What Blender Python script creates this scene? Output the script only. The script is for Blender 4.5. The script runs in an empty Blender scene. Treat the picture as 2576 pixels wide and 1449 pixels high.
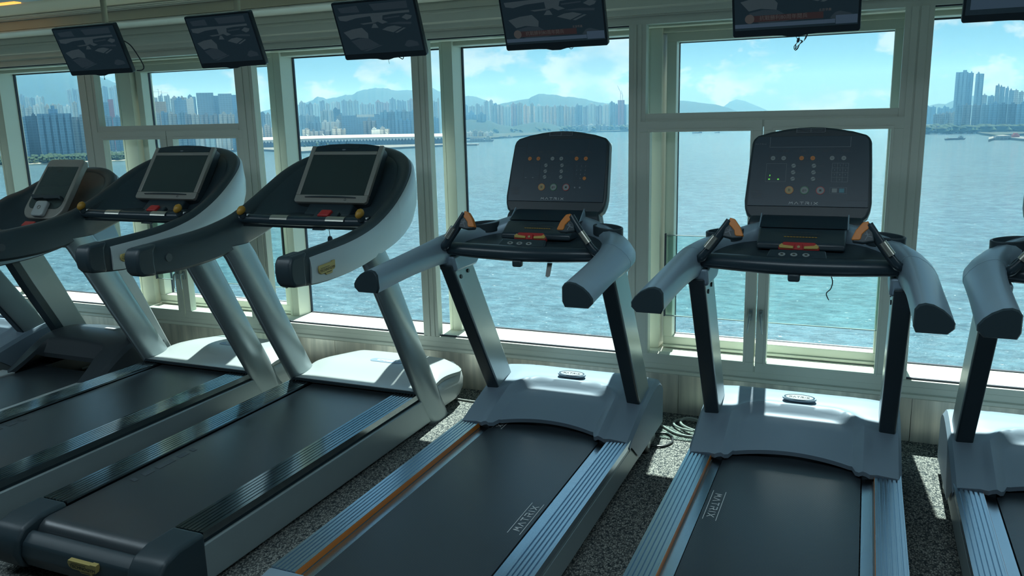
import bpy, bmesh, math, random
from mathutils import Vector, Matrix, noise
from math import sin, cos, pi, radians as R
random.seed(7)
C = bpy.context.scene.collection
sc = bpy.context.scene

# ------------------------------------------------------------------ camera
F_PX = 2061.8; YAW = R(23.348); PITCH = R(-11.959); ROLL = R(-1.418); CAMZ = 1.75
def basis():
    cy, sy, cp, sp = cos(YAW), sin(YAW), cos(PITCH), sin(PITCH)
    f = Vector((-sy*cp, cy*cp, sp)); r = Vector((cy, sy, 0)); u = r.cross(f)
    cr, sr = cos(ROLL), sin(ROLL)
    return r*cr + u*sr, -r*sr + u*cr, f
RT, UP, FW = basis()
cam = bpy.data.cameras.new('camera'); co = bpy.data.objects.new('camera', cam); C.objects.link(co)
co.matrix_world = Matrix(((RT.x, UP.x, -FW.x, 0), (RT.y, UP.y, -FW.y, 0), (RT.z, UP.z, -FW.z, CAMZ), (0, 0, 0, 1)))
cam.sensor_width = 36; cam.lens = 36*F_PX/2576; cam.clip_start = .05; cam.clip_end = 30000
sc.camera = co
def far(px, py, D):        # a survey point of the far shore: bearing and height seen from the gym, at ground distance D
    d = FW*F_PX + RT*(px-1288) - UP*(py-724.5)
    t = D/math.hypot(d.x, d.y)
    return Vector((d.x*t, d.y*t, CAMZ + d.z*t))

# ------------------------------------------------------------------ materials
def mat(name, col, rough=.5, metal=0, spec=.5, noise_amt=0, nscale=20, bump=0, bscale=200, emit=None, coat=0, stretch=None):
    m = bpy.data.materials.new(name); m.use_nodes = True; nt = m.node_tree; n = nt.nodes; l = nt.links
    b = n['Principled BSDF']
    b.inputs['Base Color'].default_value = (*col, 1); b.inputs['Roughness'].default_value = rough
    b.inputs['Metallic'].default_value = metal; b.inputs['Specular IOR Level'].default_value = spec
    if coat: b.inputs['Coat Weight'].default_value = coat; b.inputs['Coat Roughness'].default_value = .05
    if emit: b.inputs['Emission Color'].default_value = (*emit[0], 1); b.inputs['Emission Strength'].default_value = emit[1]
    if noise_amt or bump:
        tc = n.new('ShaderNodeTexCoord'); mp = n.new('ShaderNodeMapping'); l.new(tc.outputs['Object'], mp.inputs[0])
        if stretch: mp.inputs['Scale'].default_value = stretch
    if noise_amt:
        t = n.new('ShaderNodeTexNoise'); t.inputs['Scale'].default_value = nscale; t.inputs['Detail'].default_value = 4
        l.new(mp.outputs[0], t.inputs['Vector'])
        mx = n.new('ShaderNodeMix'); mx.data_type = 'RGBA'
        mx.inputs['A'].default_value = (*[c*(1-noise_amt) for c in col], 1); mx.inputs['B'].default_value = (*[min(1, c*(1+noise_amt)) for c in col], 1)
        l.new(t.outputs['Fac'], mx.inputs['Factor']); l.new(mx.outputs['Result'], b.inputs['Base Color'])
        mr = n.new('ShaderNodeMapRange'); mr.inputs['To Min'].default_value = max(.02, rough-.4*noise_amt*rough*2); mr.inputs['To Max'].default_value = min(1, rough+.4*noise_amt*rough*2)
        l.new(t.outputs['Fac'], mr.inputs['Value']); l.new(mr.outputs[0], b.inputs['Roughness'])
    if bump:
        t2 = n.new('ShaderNodeTexNoise'); t2.inputs['Scale'].default_value = bscale; l.new(mp.outputs[0], t2.inputs['Vector'])
        bp = n.new('ShaderNodeBump'); bp.inputs['Strength'].default_value = bump; bp.inputs['Distance'].default_value = .002
        l.new(t2.outputs['Fac'], bp.inputs['Height']); l.new(bp.outputs[0], b.inputs['Normal'])
    return m
M = {}
M['belt'] = mat('belt_rubber', (.030, .042, .052), .34, spec=.8, noise_amt=.18, nscale=2.5, bump=.12, bscale=700)
M['belt2'] = mat('belt_rubber_glossy', (.032, .043, .050), .30, spec=1, noise_amt=.22, nscale=2.5, bump=.10, bscale=700)
M['rail'] = mat('anodised_rail', (.56, .68, .78), .27, 1, noise_amt=.12, nscale=14, stretch=(1, .03, 1))
M['rail2'] = mat('polished_dark_rail', (.30, .34, .36), .13, 1, noise_amt=.2, nscale=30, stretch=(1, .02, 1))
M['hood'] = mat('grey_hood_plastic', (.21, .29, .36), .48, .05, noise_amt=.05, nscale=5, bump=.05, bscale=900)
M['armg'] = mat('grey_arm_paint', (.27, .38, .46), .38, .3, noise_amt=.06, nscale=8)
M['armd'] = mat('dark_arm_paint', (.055, .07, .08), .35, .1)
M['black'] = mat('black_plastic', (.022, .040, .050), .42, bump=.06, bscale=700)
M['blacks'] = mat('black_satin', (.020, .038, .050), .30)
M['silver'] = mat('silver_upright', (.34, .41, .42), .30, .45, noise_amt=.06, nscale=3)
M['panel'] = mat('grey_skirt', (.30, .37, .38), .38, .4, noise_amt=.08, nscale=6)
M['tsilver'] = mat('silver_tube_paint', (.28, .345, .36), .32, .5, noise_amt=.05, nscale=4)
M['tshroud'] = mat('silver_shroud', (.52, .60, .62), .40, .3, noise_amt=.03, nscale=4)
M['thood'] = mat('light_grey_hood', (.42, .47, .47), .30, .1, noise_amt=.04, nscale=6)
M['frameg'] = mat('console_frame_grey', (.30, .30, .27), .38, .25)
M['screen'] = mat('console_screen', (.030, .046, .044), .2, coat=.3)
M['overlay'] = mat('console_overlay', (.018, .046, .068), .38)
M['print'] = mat('grey_print', (.20, .24, .27), .5)
M['printdim'] = mat('dim_print', (.055, .07, .08), .5)
M['white'] = mat('white_print', (.62, .66, .66), .45)
M['btn'] = mat('grey_button', (.24, .28, .28), .45)
M['orangeb'] = mat('orange_button', (.55, .20, .045), .45)
M['orange'] = mat('orange_plastic', (.62, .20, .03), .42)
M['mustard'] = mat('mustard_plastic', (.42, .23, .03), .40)
M['yellow'] = mat('yellow_plastic', (.50, .36, .10), .45)
M['red'] = mat('red_plastic', (.42, .030, .03), .40)
M['green'] = mat('green_ring', (.05, .22, .10), .45)
M['tan'] = mat('tan_button', (.42, .32, .15), .45)
M['teal'] = mat('teal_key', (.05, .22, .28), .4)
M['led'] = mat('green_led', (.02, .1, .02), .4, emit=((.2, 1, .1), .3))
M['sensor'] = mat('metal_sensor', (.50, .50, .44), .3, .8)
M['logo'] = mat('gold_logo', (.50, .40, .14), .4, .3)
M['logodk'] = mat('logo_ink', (.02, .022, .02), .4)
M['pad'] = mat('blue_grey_pad', (.20, .29, .40), .4)
M['chrome'] = mat('chrome', (.62, .64, .64), .12, 1)
M['dial'] = mat('badge_face', (.70, .74, .76), .22, .6)
M['frame'] = mat('window_frame', (.62, .66, .58), .42, .05, noise_amt=.03, nscale=5)
M['oframe'] = mat('outer_frame', (.66, .70, .60), .42, noise_amt=.05, nscale=4)
M['gasket'] = mat('gasket', (.03, .04, .06), .6)
M['sill'] = mat('sill', (.78, .80, .69), .45, noise_amt=.05, nscale=6)
M['wallp'] = mat('bulkhead_paint', (.80, .74, .58), .7, noise_amt=.03, nscale=3)
M['wallw'] = mat('cornice_white', (.78, .80, .72), .6)
M['ceil'] = mat('ceiling_paint', (.56, .68, .70), .8)
M['room'] = mat('room_wall_paint', (.24, .31, .33), .8)
M['pole'] = mat('cream_pole', (.62, .55, .38), .45)
M['tv'] = mat('tv_plastic', (.016, .030, .042), .25)
M['cable_w'] = mat('grey_cable', (.34, .37, .35), .5)
M['cable_b'] = mat('dark_cable', (.03, .04, .045), .4)
M['coin'] = mat('wheel_tyre', (.03, .035, .035), .6)

def weave(m):            # fine diagonal weave pressed into the belt
    nt = m.node_tree; n = nt.nodes; l = nt.links; tc = n.new('ShaderNodeTexCoord'); mp = n.new('ShaderNodeMapping'); mp.inputs['Rotation'].default_value = (0, 0, .7); l.new(tc.outputs['Object'], mp.inputs[0])
    w = n.new('ShaderNodeTexWave'); w.inputs['Scale'].default_value = 55; w.inputs['Distortion'].default_value = .3; l.new(mp.outputs[0], w.inputs['Vector'])
    old = [x for x in n if x.bl_idname == 'ShaderNodeBump'][0]; bp = n.new('ShaderNodeBump'); bp.inputs['Strength'].default_value = .35; bp.inputs['Distance'].default_value = .0006
    l.new(w.outputs['Fac'], bp.inputs['Height']); l.new(old.outputs[0], bp.inputs['Normal']); l.new(bp.outputs[0], n['Principled BSDF'].inputs['Normal'])
weave(M['belt'])
def steel():
    m = mat('brushed_steel', (.42, .40, .34), .36, .55); nt = m.node_tree; n = nt.nodes; l = nt.links; b = n['Principled BSDF']
    tc = n.new('ShaderNodeTexCoord'); mp = n.new('ShaderNodeMapping'); mp.inputs['Scale'].default_value = (9, 1, .5)
    t = n.new('ShaderNodeTexNoise'); t.inputs['Scale'].default_value = 3; t.inputs['Detail'].default_value = 6
    l.new(tc.outputs['Object'], mp.inputs[0]); l.new(mp.outputs[0], t.inputs['Vector'])
    r = n.new('ShaderNodeValToRGB'); r.color_ramp.elements[0].position = .3; r.color_ramp.elements[1].position = .75
    r.color_ramp.elements[0].color = (.50, .50, .44, 1); r.color_ramp.elements[1].color = (.85, .80, .68, 1)
    l.new(t.outputs['Fac'], r.inputs[0]); l.new(r.outputs[0], b.inputs['Base Color'])
    bp = n.new('ShaderNodeBump'); bp.inputs['Strength'].default_value = .06; bp.inputs['Distance'].default_value = .01
    l.new(t.outputs['Fac'], bp.inputs['Height']); l.new(bp.outputs[0], b.inputs['Normal'])
    return m
M['steel'] = steel()
def carpet():
    m = mat('carpet', (.1, .1, .1), .95, spec=.1); nt = m.node_tree; n = nt.nodes; l = nt.links; b = n['Principled BSDF']
    tc = n.new('ShaderNodeTexCoord'); mp = n.new('ShaderNodeMapping'); mp.inputs['Scale'].default_value = (1, .72, 1)
    l.new(tc.outputs['Object'], mp.inputs[0])
    v = n.new('ShaderNodeTexVoronoi'); v.inputs['Scale'].default_value = 130; v.inputs['Randomness'].default_value = .8
    l.new(mp.outputs[0], v.inputs['Vector'])
    t = n.new('ShaderNodeTexNoise'); t.inputs['Scale'].default_value = 60; l.new(mp.outputs[0], t.inputs['Vector'])
    r = n.new('ShaderNodeValToRGB'); e = r.color_ramp.elements
    e[0].position = .12; e[0].color = (.72, .74, .66, 1); e[1].position = .58; e[1].color = (.040, .054, .060, 1)
    l.new(v.outputs['Distance'], r.inputs[0])
    mx = n.new('ShaderNodeMix'); mx.data_type = 'RGBA'; mx.inputs['Factor'].default_value = .45
    r2 = n.new('ShaderNodeValToRGB'); r2.color_ramp.elements[0].color = (.045, .056, .06, 1); r2.color_ramp.elements[1].color = (.34, .35, .31, 1)
    r2.color_ramp.elements[0].position = .4; r2.color_ramp.elements[1].position = .7
    l.new(t.outputs['Fac'], r2.inputs[0]); l.new(r.outputs[0], mx.inputs['A']); l.new(r2.outputs[0], mx.inputs['B'])
    l.new(mx.outputs['Result'], b.inputs['Base Color'])
    bp = n.new('ShaderNodeBump'); bp.invert = True; bp.inputs['Strength'].default_value = .8; bp.inputs['Distance'].default_value = .006
    l.new(v.outputs['Distance'], bp.inputs['Height']); l.new(bp.outputs[0], b.inputs['Normal'])
    return m
M['carpet'] = carpet()
def glass(name, tint, refl=1.0):
    m = bpy.data.materials.new(name); m.use_nodes = True; nt = m.node_tree; n = nt.nodes; l = nt.links; n.clear()
    o = n.new('ShaderNodeOutputMaterial'); mx = n.new('ShaderNodeMixShader'); t = n.new('ShaderNodeBsdfTransparent'); g = n.new('ShaderNodeBsdfGlossy')
    t.inputs[0].default_value = (*tint, 1); g.inputs['Roughness'].default_value = .0; g.inputs['Color'].default_value = (.8, .95, .9, 1)
    f = n.new('ShaderNodeFresnel'); f.inputs['IOR'].default_value = 1.3
    ma = n.new('ShaderNodeMath'); ma.operation = 'MULTIPLY'; ma.inputs[1].default_value = refl
    ge = n.new('ShaderNodeNewGeometry'); bk = n.new('ShaderNodeMath'); bk.operation = 'SUBTRACT'; bk.inputs[0].default_value = 1; l.new(ge.outputs['Backfacing'], bk.inputs[1])
    m2 = n.new('ShaderNodeMath'); m2.operation = 'MULTIPLY'; l.new(bk.outputs[0], m2.inputs[1]); l.new(ma.outputs[0], m2.inputs[0])
    l.new(f.outputs[0], ma.inputs[0]); l.new(m2.outputs[0], mx.inputs[0]); l.new(t.outputs[0], mx.inputs[1]); l.new(g.outputs[0], mx.inputs[2]); l.new(mx.outputs[0], o.inputs[0])
    return m
M['glass'] = glass('window_glass', (.955, .985, .985), .6)
M['oglass'] = glass('outer_glass', (.92, .97, .985), .6)
M['rglass'] = glass('safety_glass', (.88, .97, .95), 1)
M['rclear'] = glass('clear_acrylic', (.90, .95, .95), 1)

# ------------------------------------------------------------------ mesh helper
OFF = Vector((0, 0, 0))
class Fr:                                   # a flat working frame in space
    def __init__(s, o, u, v): s.o = Vector(o); s.u = Vector(u).normalized(); s.v = Vector(v).normalized(); s.n = s.u.cross(s.v)
    def __call__(s, p): return s.o + s.u*p[0] + s.v*p[1] + s.n*p[2]
class MB:
    def __init__(s, fr=None): s.v = []; s.f = []; s.fr = fr
    def add(s, vs, fs):
        k = len(s.v); s.v += [tuple(s.fr(p)) if s.fr else tuple(p) for p in vs]; s.f += [tuple(i+k for i in f) for f in fs]; return s
    def box(s, x0, x1, y0, y1, z0, z1):
        return s.add([(x, y, z) for x in (x0, x1) for y in (y0, y1) for z in (z0, z1)],
                     [(0, 1, 3, 2), (4, 6, 7, 5), (0, 4, 5, 1), (2, 3, 7, 6), (0, 2, 6, 4), (1, 5, 7, 3)])
    def prism(s, poly, axis, a, b):
        n = len(poly)
        def P(p, t):
            return (t, p[0], p[1]) if axis == 'x' else (p[0], t, p[1]) if axis == 'y' else (p[0], p[1], t)
        return s.add([P(p, a) for p in poly]+[P(p, b) for p in poly],
                     [tuple(range(n)), tuple(range(2*n-1, n-1, -1))]+[(i, (i+1) % n, n+(i+1) % n, n+i) for i in range(n)])
    def loft(s, secs, cap=True, closed=True):
        n = len(secs[0]); vs = [p for q in secs for p in q]; fs = []
        for k in range(len(secs)-1):
            for i in range(n if closed else n-1):
                j = (i+1) % n; fs.append((k*n+i, k*n+j, (k+1)*n+j, (k+1)*n+i))
        if cap: fs += [tuple(range(n)), tuple(range((len(secs)-1)*n, len(secs)*n))]
        return s.add(vs, fs)
    def tube(s, path, r, n=10, cap=True, flat=1):
        P = [Vector(p) for p in path]; secs = []; up = Vector((0, 0, 1))
        a = None
        for i, p in enumerate(P):
            t = (P[min(i+1, len(P)-1)]-P[max(i-1, 0)]).normalized()
            if a is None:
                a = t.cross(up) if abs(t.z) < .95 else t.cross(Vector((1, 0, 0)))
            a = (a - t*a.dot(t)).normalized(); b = t.cross(a)
            rr = r[i] if isinstance(r, (list, tuple)) else r
            secs.append([tuple(p + a*cos(2*pi*k/n)*rr + b*sin(2*pi*k/n)*rr*flat) for k in range(n)])
        return s.loft(secs, cap)
    def disc(s, x, y, r, z0, z1, n=20, ry=None):
        ry = ry or r
        return s.prism([(x+r*cos(2*pi*i/n), y+ry*sin(2*pi*i/n)) for i in range(n)], 'z', z0, z1)
    def ring(s, x, y, r0, r1, z0, z1, n=24, k=1):
        vs = []; fs = []
        for i in range(n):
            c, q = cos(2*pi*i/n), sin(2*pi*i/n)
            vs += [(x+r0*c, y+r0*q*k, z0), (x+r1*c, y+r1*q*k, z0), (x+r1*c, y+r1*q*k, z1), (x+r0*c, y+r0*q*k, z1)]
        for i in range(n):
            j = (i+1) % n
            for a in range(4): b = (a+1) % 4; fs.append((4*i+a, 4*i+b, 4*j+b, 4*j+a))
        return s.add(vs, fs)
    def rect_frame(s, x0, x1, y0, y1, w, z0, z1):
        s.box(x0, x1, y0, y0+w, z0, z1); s.box(x0, x1, y1-w, y1, z0, z1); s.box(x0, x0+w, y0, y1, z0, z1); return s.box(x1-w, x1, y0, y1, z0, z1)
    def build(s, name, m, parent=None, bevel=0, seg=2, ang=35, sub=0, solid=0):
        me = bpy.data.meshes.new(name); me.from_pydata([tuple(Vector(v)-OFF) for v in s.v], [], s.f); me.update()
        bm = bmesh.new(); bm.from_mesh(me); bmesh.ops.recalc_face_normals(bm, faces=bm.faces); bm.to_mesh(me); bm.free()
        me.polygons.foreach_set('use_smooth', [True]*len(me.polygons)); me.set_sharp_from_angle(angle=R(ang))
        me.materials.append(M[m] if isinstance(m, str) else m)
        o = bpy.data.objects.new(name, me); C.objects.link(o)
        if parent: o.parent = parent
        if solid: q = o.modifiers.new('s', 'SOLIDIFY'); q.thickness = solid; q.offset = 0
        if sub: q = o.modifiers.new('u', 'SUBSURF'); q.levels = sub; q.render_levels = sub
        if bevel: q = o.modifiers.new('b', 'BEVEL'); q.width = bevel; q.segments = seg; q.limit_method = 'ANGLE'; q.angle_limit = R(30); q.harden_normals = False
        return o
def tag(o, label=None, cat=None, group=None, kind=None):
    if label: o['label'] = label
    if cat: o['category'] = cat
    if group: o['group'] = group
    if kind: o['kind'] = kind
    return o
def thing(name, loc, label, cat, group=None):
    o = bpy.data.objects.new(name, None); C.objects.link(o); o.location = loc; o.empty_display_size = .1
    return tag(o, label, cat, group)
def text(name, s, size, m, fr, parent, at=(0, 0, .001), ext=.0004, spacing=1, xs=1, shear=0, align='CENTER', label=None):
    c = bpy.data.curves.new(name, 'FONT'); c.body = s; c.size = size; c.align_x = align; c.align_y = 'CENTER'; c.space_character = spacing; c.extrude = ext; c.shear = shear; c.resolution_u = 2
    t = bpy.data.objects.new('tmp', c); C.objects.link(t); dg = bpy.context.evaluated_depsgraph_get()
    me = bpy.data.meshes.new_from_object(t.evaluated_get(dg)); bpy.data.objects.remove(t); bpy.data.curves.remove(c)
    for v in me.vertices: v.co = fr((v.co.x*xs+at[0], v.co.y+at[1], v.co.z+at[2])) - OFF
    me.materials.clear(); me.materials.append(M[m]); me.name = name
    o = bpy.data.objects.new(name, me); C.objects.link(o); o.parent = parent
    if label: o['label'] = label
    return o
def strokes(segs, w):                       # letters drawn as thin bars in a frame
    out = []
    for a, b in segs:
        a = Vector((*a, 0)); b = Vector((*b, 0)); d = (b-a).normalized(); q = Vector((-d.y, d.x, 0))*w/2
        out.append([a-q, b-q, b+q, a+q])
    return out
GLY = {'M': [((0, 0), (.18, 1)), ((.18, 1), (.5, .35)), ((.5, .35), (.82, 1)), ((.82, 1), (1, 0))], 'A': [((0, 0), (.5, 1)), ((.5, 1), (1, 0))],
       'T': [((0, 1), (1, 1)), ((.5, 1), (.5, 0))], 'R': [((.05, 0), (.05, .62)), ((.0, 1), (.85, 1)), ((.85, 1), (.95, .55)), ((.95, .55), (.3, .5)), ((.55, .5), (1, 0))],
       'I': [((.5, 0), (.5, 1))], 'X': [((0, 0), (1, 1)), ((0, 1), (1, 0))]}
def matrix_word(name, m, fr, parent, cx, cy, w, h, z=.0008, word='MATRIX', lab=None):
    mb = MB(fr); n = len(word); cw = w/n
    adv = {'I': .35}; ws = [adv.get(c, 1) for c in word]; gap = .42; tot = sum(ws)+gap*(n-1); u = w/tot; x = cx-w/2
    for c, k in zip(word, ws):
        for q in strokes([((x+a[0]*u*k, cy-h/2+a[1]*h), (x+b[0]*u*k, cy-h/2+b[1]*h)) for a, b in GLY[c]], h*.14):
            mb.prism([(p.x, p.y) for p in q], 'z', z, z+.0006)
        x += (k+gap)*u
    o = mb.build(name, m, parent)
    if lab: o['label'] = lab
    return o
def sstep(a, b, x):
    t = max(0, min(1, (x-a)/(b-a))); return t*t*(3-2*t)

# ------------------------------------------------------------------ the room
X0, X1, YB, YW, YO, ZC = -8.4, 4.4, -4.2, 4.577, 4.90, 2.56
def struct(name, mb, m, parent=None, **k):
    o = mb.build(name, m, parent, **k); o['kind'] = 'structure'; return o
struct('floor', MB().box(X0-.1, X1+.1, YB-.1, YO+.05, -.12, 0), 'carpet')
struct('ceiling', MB().box(X0-.1, X1+.1, YB-.1, 4.02, ZC, ZC+.12), 'ceil')
struct('wall_left', MB().box(X0-.12, X0, YB-.1, YO+.05, 0, 3), 'room')
struct('wall_right', MB().box(X1, X1+.12, YB-.1, YO+.05, 0, 3), 'room')
struct('wall_back', MB().box(X0, X1, YB-.12, YB, 0, 3), 'room')
fw = MB().box(X0, X1, YW+.06, YO+.05, 0, .30)
fw.box(X0, X1, 4.78, YO+.05, 2.178, 3.0).box(X0, X1, 4.60, 4.80, 2.25, 3.0).box(X0, X1, 4.70, 4.79, 2.205, 2.26)
struct('wall_window_side', fw, 'oframe', bevel=.004)
# cornice stepping up from the window head to the ceiling
cor = [(4.62, 2.262), (4.552, 2.262), (4.552, 2.290), (4.545, 2.297), (4.53, 2.300), (4.53, 2.346), (4.524, 2.349), (4.524, 2.356), (4.53, 2.358), (4.53, 2.366), (4.524, 2.369), (4.524, 2.412),
       (4.50, 2.414)]
struct('trim_1', MB().prism(cor+[(4.50, 2.46), (4.62, 2.46)], 'x', X0, X1), 'frame')
sof = [(4.53, 2.416), (4.29, 2.416), (4.28, 2.422), (4.28, 2.494), (4.62, 2.494), (4.62, 2.47), (4.53, 2.47)]
struct('trim_2', MB().prism([(4.55, 2.4135), (4.285, 2.4135), (4.276, 2.420), (4.276, 2.428), (4.30, 2.430), (4.55, 2.430)], 'x', X0, X1), 'wallw')
struct('trim_3', MB().prism([(4.50, 2.432), (4.282, 2.432), (4.282, 2.494), (4.50, 2.494)], 'x', X0, X1), 'wallp')
struct('trim_4', MB().prism([(4.50, 2.495), (4.258, 2.495), (4.258, 2.503), (4.248, 2.506), (4.248, 2.511), (4.232, 2.513), (4.232, 2.522), (4.50, 2.522)], 'x', X0, X1), 'wallw')
struct('trim_5', MB().prism([(4.50, 2.523), (4.222, 2.523), (4.18, 2.528), (4.12, 2.533), (4.11, 2.536), (4.07, 2.545), (4.03, 2.552), (4.015, 2.562), (4.015, 2.64), (4.50, 2.64)], 'x', X0, X1), 'wallp')
# brushed steel skirting with joints, window sill
st = MB(); xs = [X0, -7.3, -6.05, -4.75, -3.33, -2.02, -.93, .30, 1.62, 3.0, X1]
for a, b in zip(xs, xs[1:]): st.box(a+.001, b-.001, YW-.004, YW+.06, .0, .238)
struct('baseboard_window_side', st, 'steel', bevel=.001)
struct('trim_6', MB().box(X0, X1, YW+.055, YO, .295, .337), 'sill', bevel=.003)
rail = MB().prism([(YW-.012, .245), (YW-.012, .262), (YW, .268), (YW, .335), (YW+.06, .337), (YW+.06, .238), (YW-.004, .238)], 'x', X0, X1)
rail.box(X0, X1, YW-.0015, YW, .300, .3015)
struct('trim_7', rail, 'frame')
head = MB().box(X0, X1, YW, YW+.06, 2.212, 2.264).box(X0, X1, YW-.004, YW, 2.238, 2.241).box(X0, X1, YW-.008, YW, 2.252, 2.262)
struct('trim_8', head, 'frame')
MUL = [(-6.975, -6.865), (-5.50, -5.33), (-4.005, -3.855), (-2.618, -2.508), (-1.238, -1.142), (.135, .263), (1.633, 1.743), (3.01, 3.12)]
mn = 9
for a, b in MUL:
    m_ = MB().box(a, b, YW, YW+.06, .336, 2.213)
    c = (a+b)/2
    m_.box(a+.028, c-.004, YW-.005, YW, .336, 2.213).box(c+.004, b-.024, YW-.005, YW, .336, 2.213)
    struct('trim_%d' % mn, m_, 'frame', bevel=.0012, seg=1); mn += 1
# outer fins between the outer panes
FIN = [(-6.73, -6.62), (-5.31, -5.16), (-3.835, -3.755), (-2.515, -2.425), (-1.185, -1.093), (.16, .25), (1.70, 1.79), (3.05, 3.14)]
for a, b in FIN:
    f_ = MB().box(a, b, 4.755, YO+.02, .337, 2.21).box(a+.02, a+.024, 4.752, 4.756, .337, 2.2).box(b-.003, b+.006, 4.893, 4.91, .337, 2.19)
    struct('trim_%d' % mn, f_, 'oframe', bevel=.002, seg=1); mn += 1
wn = 1
def sash(x0, x1, z0, z1, w, parent, name='sash'):
    s = MB(); y0, y1 = YW-.006, YW+.05
    for q in ((x0, x1, z0, z0+w), (x0, x1, z1-w, z1), (x0, x0+w, z0+w, z1-w), (x1-w, x1, z0+w, z1-w)): s.box(q[0], q[1], y0, y1, q[2], q[3])
    for q in ((x0+w-.012, x1-w+.012, z0+w-.014, z0+w+.0012), (x0+w-.012, x1-w+.012, z1-w-.0012, z1-w+.014), (x0+w-.014, x0+w+.0012, z0+w, z1-w), (x1-w-.0012, x1-w+.014, z0+w, z1-w)): s.box(q[0], q[1], y0-.003, y1-.002, q[2], q[3])
    return s.build(name, 'frame', parent, bevel=.0015, seg=1)
def pane(x0, x1, z0, z1, y, g, parent, name='pane'):
    return MB().box(x0, x1, y, y+.006, z0, z1).build(name, g, parent)
BAY = [(X0, -6.975), (-6.865, -5.50), (-5.33, -4.005), (-3.855, -2.618), (-2.508, -1.238), (-1.142, .135), (.263, 1.633), (1.743, 3.01), (3.12, X1)]
OB = [(X0, -6.73), (-6.62, -5.31), (-5.16, -3.835), (-3.755, -2.515), (-2.425, -1.185), (-1.093, .16), (.25, 1.70), (1.79, 3.05), (3.14, X1)]
for i, ((a, b), (oa, ob)) in enumerate(zip(BAY, OB)):
    w = bpy.data.objects.new('window_%d' % (i+1), None); C.objects.link(w); w['kind'] = 'structure'
    cas = i in (2, 5)
    if not cas:
        pane(a, b, .337, 2.212, YW+.03, 'glass', w)
        g = MB().box(a, b, YW+.02, YW+.034, .337, .344).box(a, b, YW+.02, YW+.034, 2.205, 2.212); g.build('glazing_bead', 'gasket', w)
        pane(oa, ob, .337, 2.18, YO, 'oglass', w, 'outer_pane')
        g = MB().box(oa, ob, YO-.012, YO+.008, .337, .343).box(oa, ob, YO-.012, YO+.008, 2.170, 2.178).box(oa, oa+.008, YO-.01, YO+.008, .337, 2.18); g.build('outer_gasket', 'gasket', w)
    else:
        tr = MB().box(a, b, YW, YW+.06, 1.655, 1.735).box(a, b, YW-.004, YW, 1.69, 1.70); tr.build('transom', 'frame', w, bevel=.0015, seg=1)
        pane(a, b, 1.735, 2.212, YW+.03, 'glass', w)
        mid = (a+b)/2 - .005
        for (s0, s1) in ((a-.03, mid-.004), (mid+.004, b+.03)):
            s = sash(s0, s1, .30, 1.692, .057, w)
            pane(s0+.05, s1-.05, .36, 1.64, YW+.02, 'glass', s)
        # handles at the meeting stiles
        for sx, d in ((mid-.028, -1), (mid+.028, 1)):
            h = MB().box(sx-.011, sx+.011, YW-.018, YW-.006, .60, .66).tube([(sx, YW-.02, .645), (sx, YW-.048, .64), (sx+d*.002, YW-.052, .62), (sx+d*.012, YW-.05, .535)], [.008, .008, .008, .006], 8)
            h.build('handle', 'silver', w, bevel=.002)
        # outer frame of the casement bay
        of = MB(); z0, z1 = .337, 2.20; y0, y1 = 4.79, 4.90
        for q in ((oa+.02, ob-.01, z0+.01, z0+.072), (oa+.02, ob-.01, 2.128, z1), (oa+.02, oa+.075, z0+.07, 2.13), (ob-.06, ob-.01, z0+.07, 2.13)): of.box(q[0], q[1], y0, y1, q[2], q[3])
        of.box(oa+.02, ob-.01, y0-.015, y0, z0+.005, z0+.022)
        of.build('outer_frame', 'oframe', w, bevel=.004)
        pane(oa+.07, ob-.05, .405, 2.135, 4.87, 'oglass', w, 'outer_pane')
        g = MB().box(oa+.073, oa+.078, 4.862, 4.88, .41, 2.13).box(oa+.07, ob-.05, 4.862, 4.88, 2.124, 2.13).box(oa+.07, ob-.05, 4.862, 4.88, .407, .411); g.build('outer_gasket', 'gasket', w)
        gr = MB().box(oa+.035, ob-.03, 4.762, 4.772, .545, 1.03); gr.build('safety_glass', 'rglass', w)
        gb = MB().box(oa+.028, oa+.036, 4.757, 4.776, .54, 1.04).box(ob-.03, ob-.022, 4.757, 4.776, .54, 1.04); gb.build('glass_channel', 'gasket', w)
        ge = MB().box(oa+.036, ob-.03, 4.760, 4.774, .542, .546).box(oa+.036, ob-.03, 4.760, 4.774, 1.029, 1.032); ge.build('glass_edge', 'teal_edge' if 'teal_edge' in M else 'btn', w)
# warm strip lamp along the ceiling edge
em = mat('warm_lamp', (1, .6, .2), .5, emit=((1, .42, .07), .9))
M['warm'] = em
tag(MB().box(X0+.1, -5.24, 3.955, 4.005, ZC-.008, ZC).build('cove_light', 'warm'), 'warm orange strip light on the ceiling edge above the leftmost window', 'ceiling light')
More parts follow.
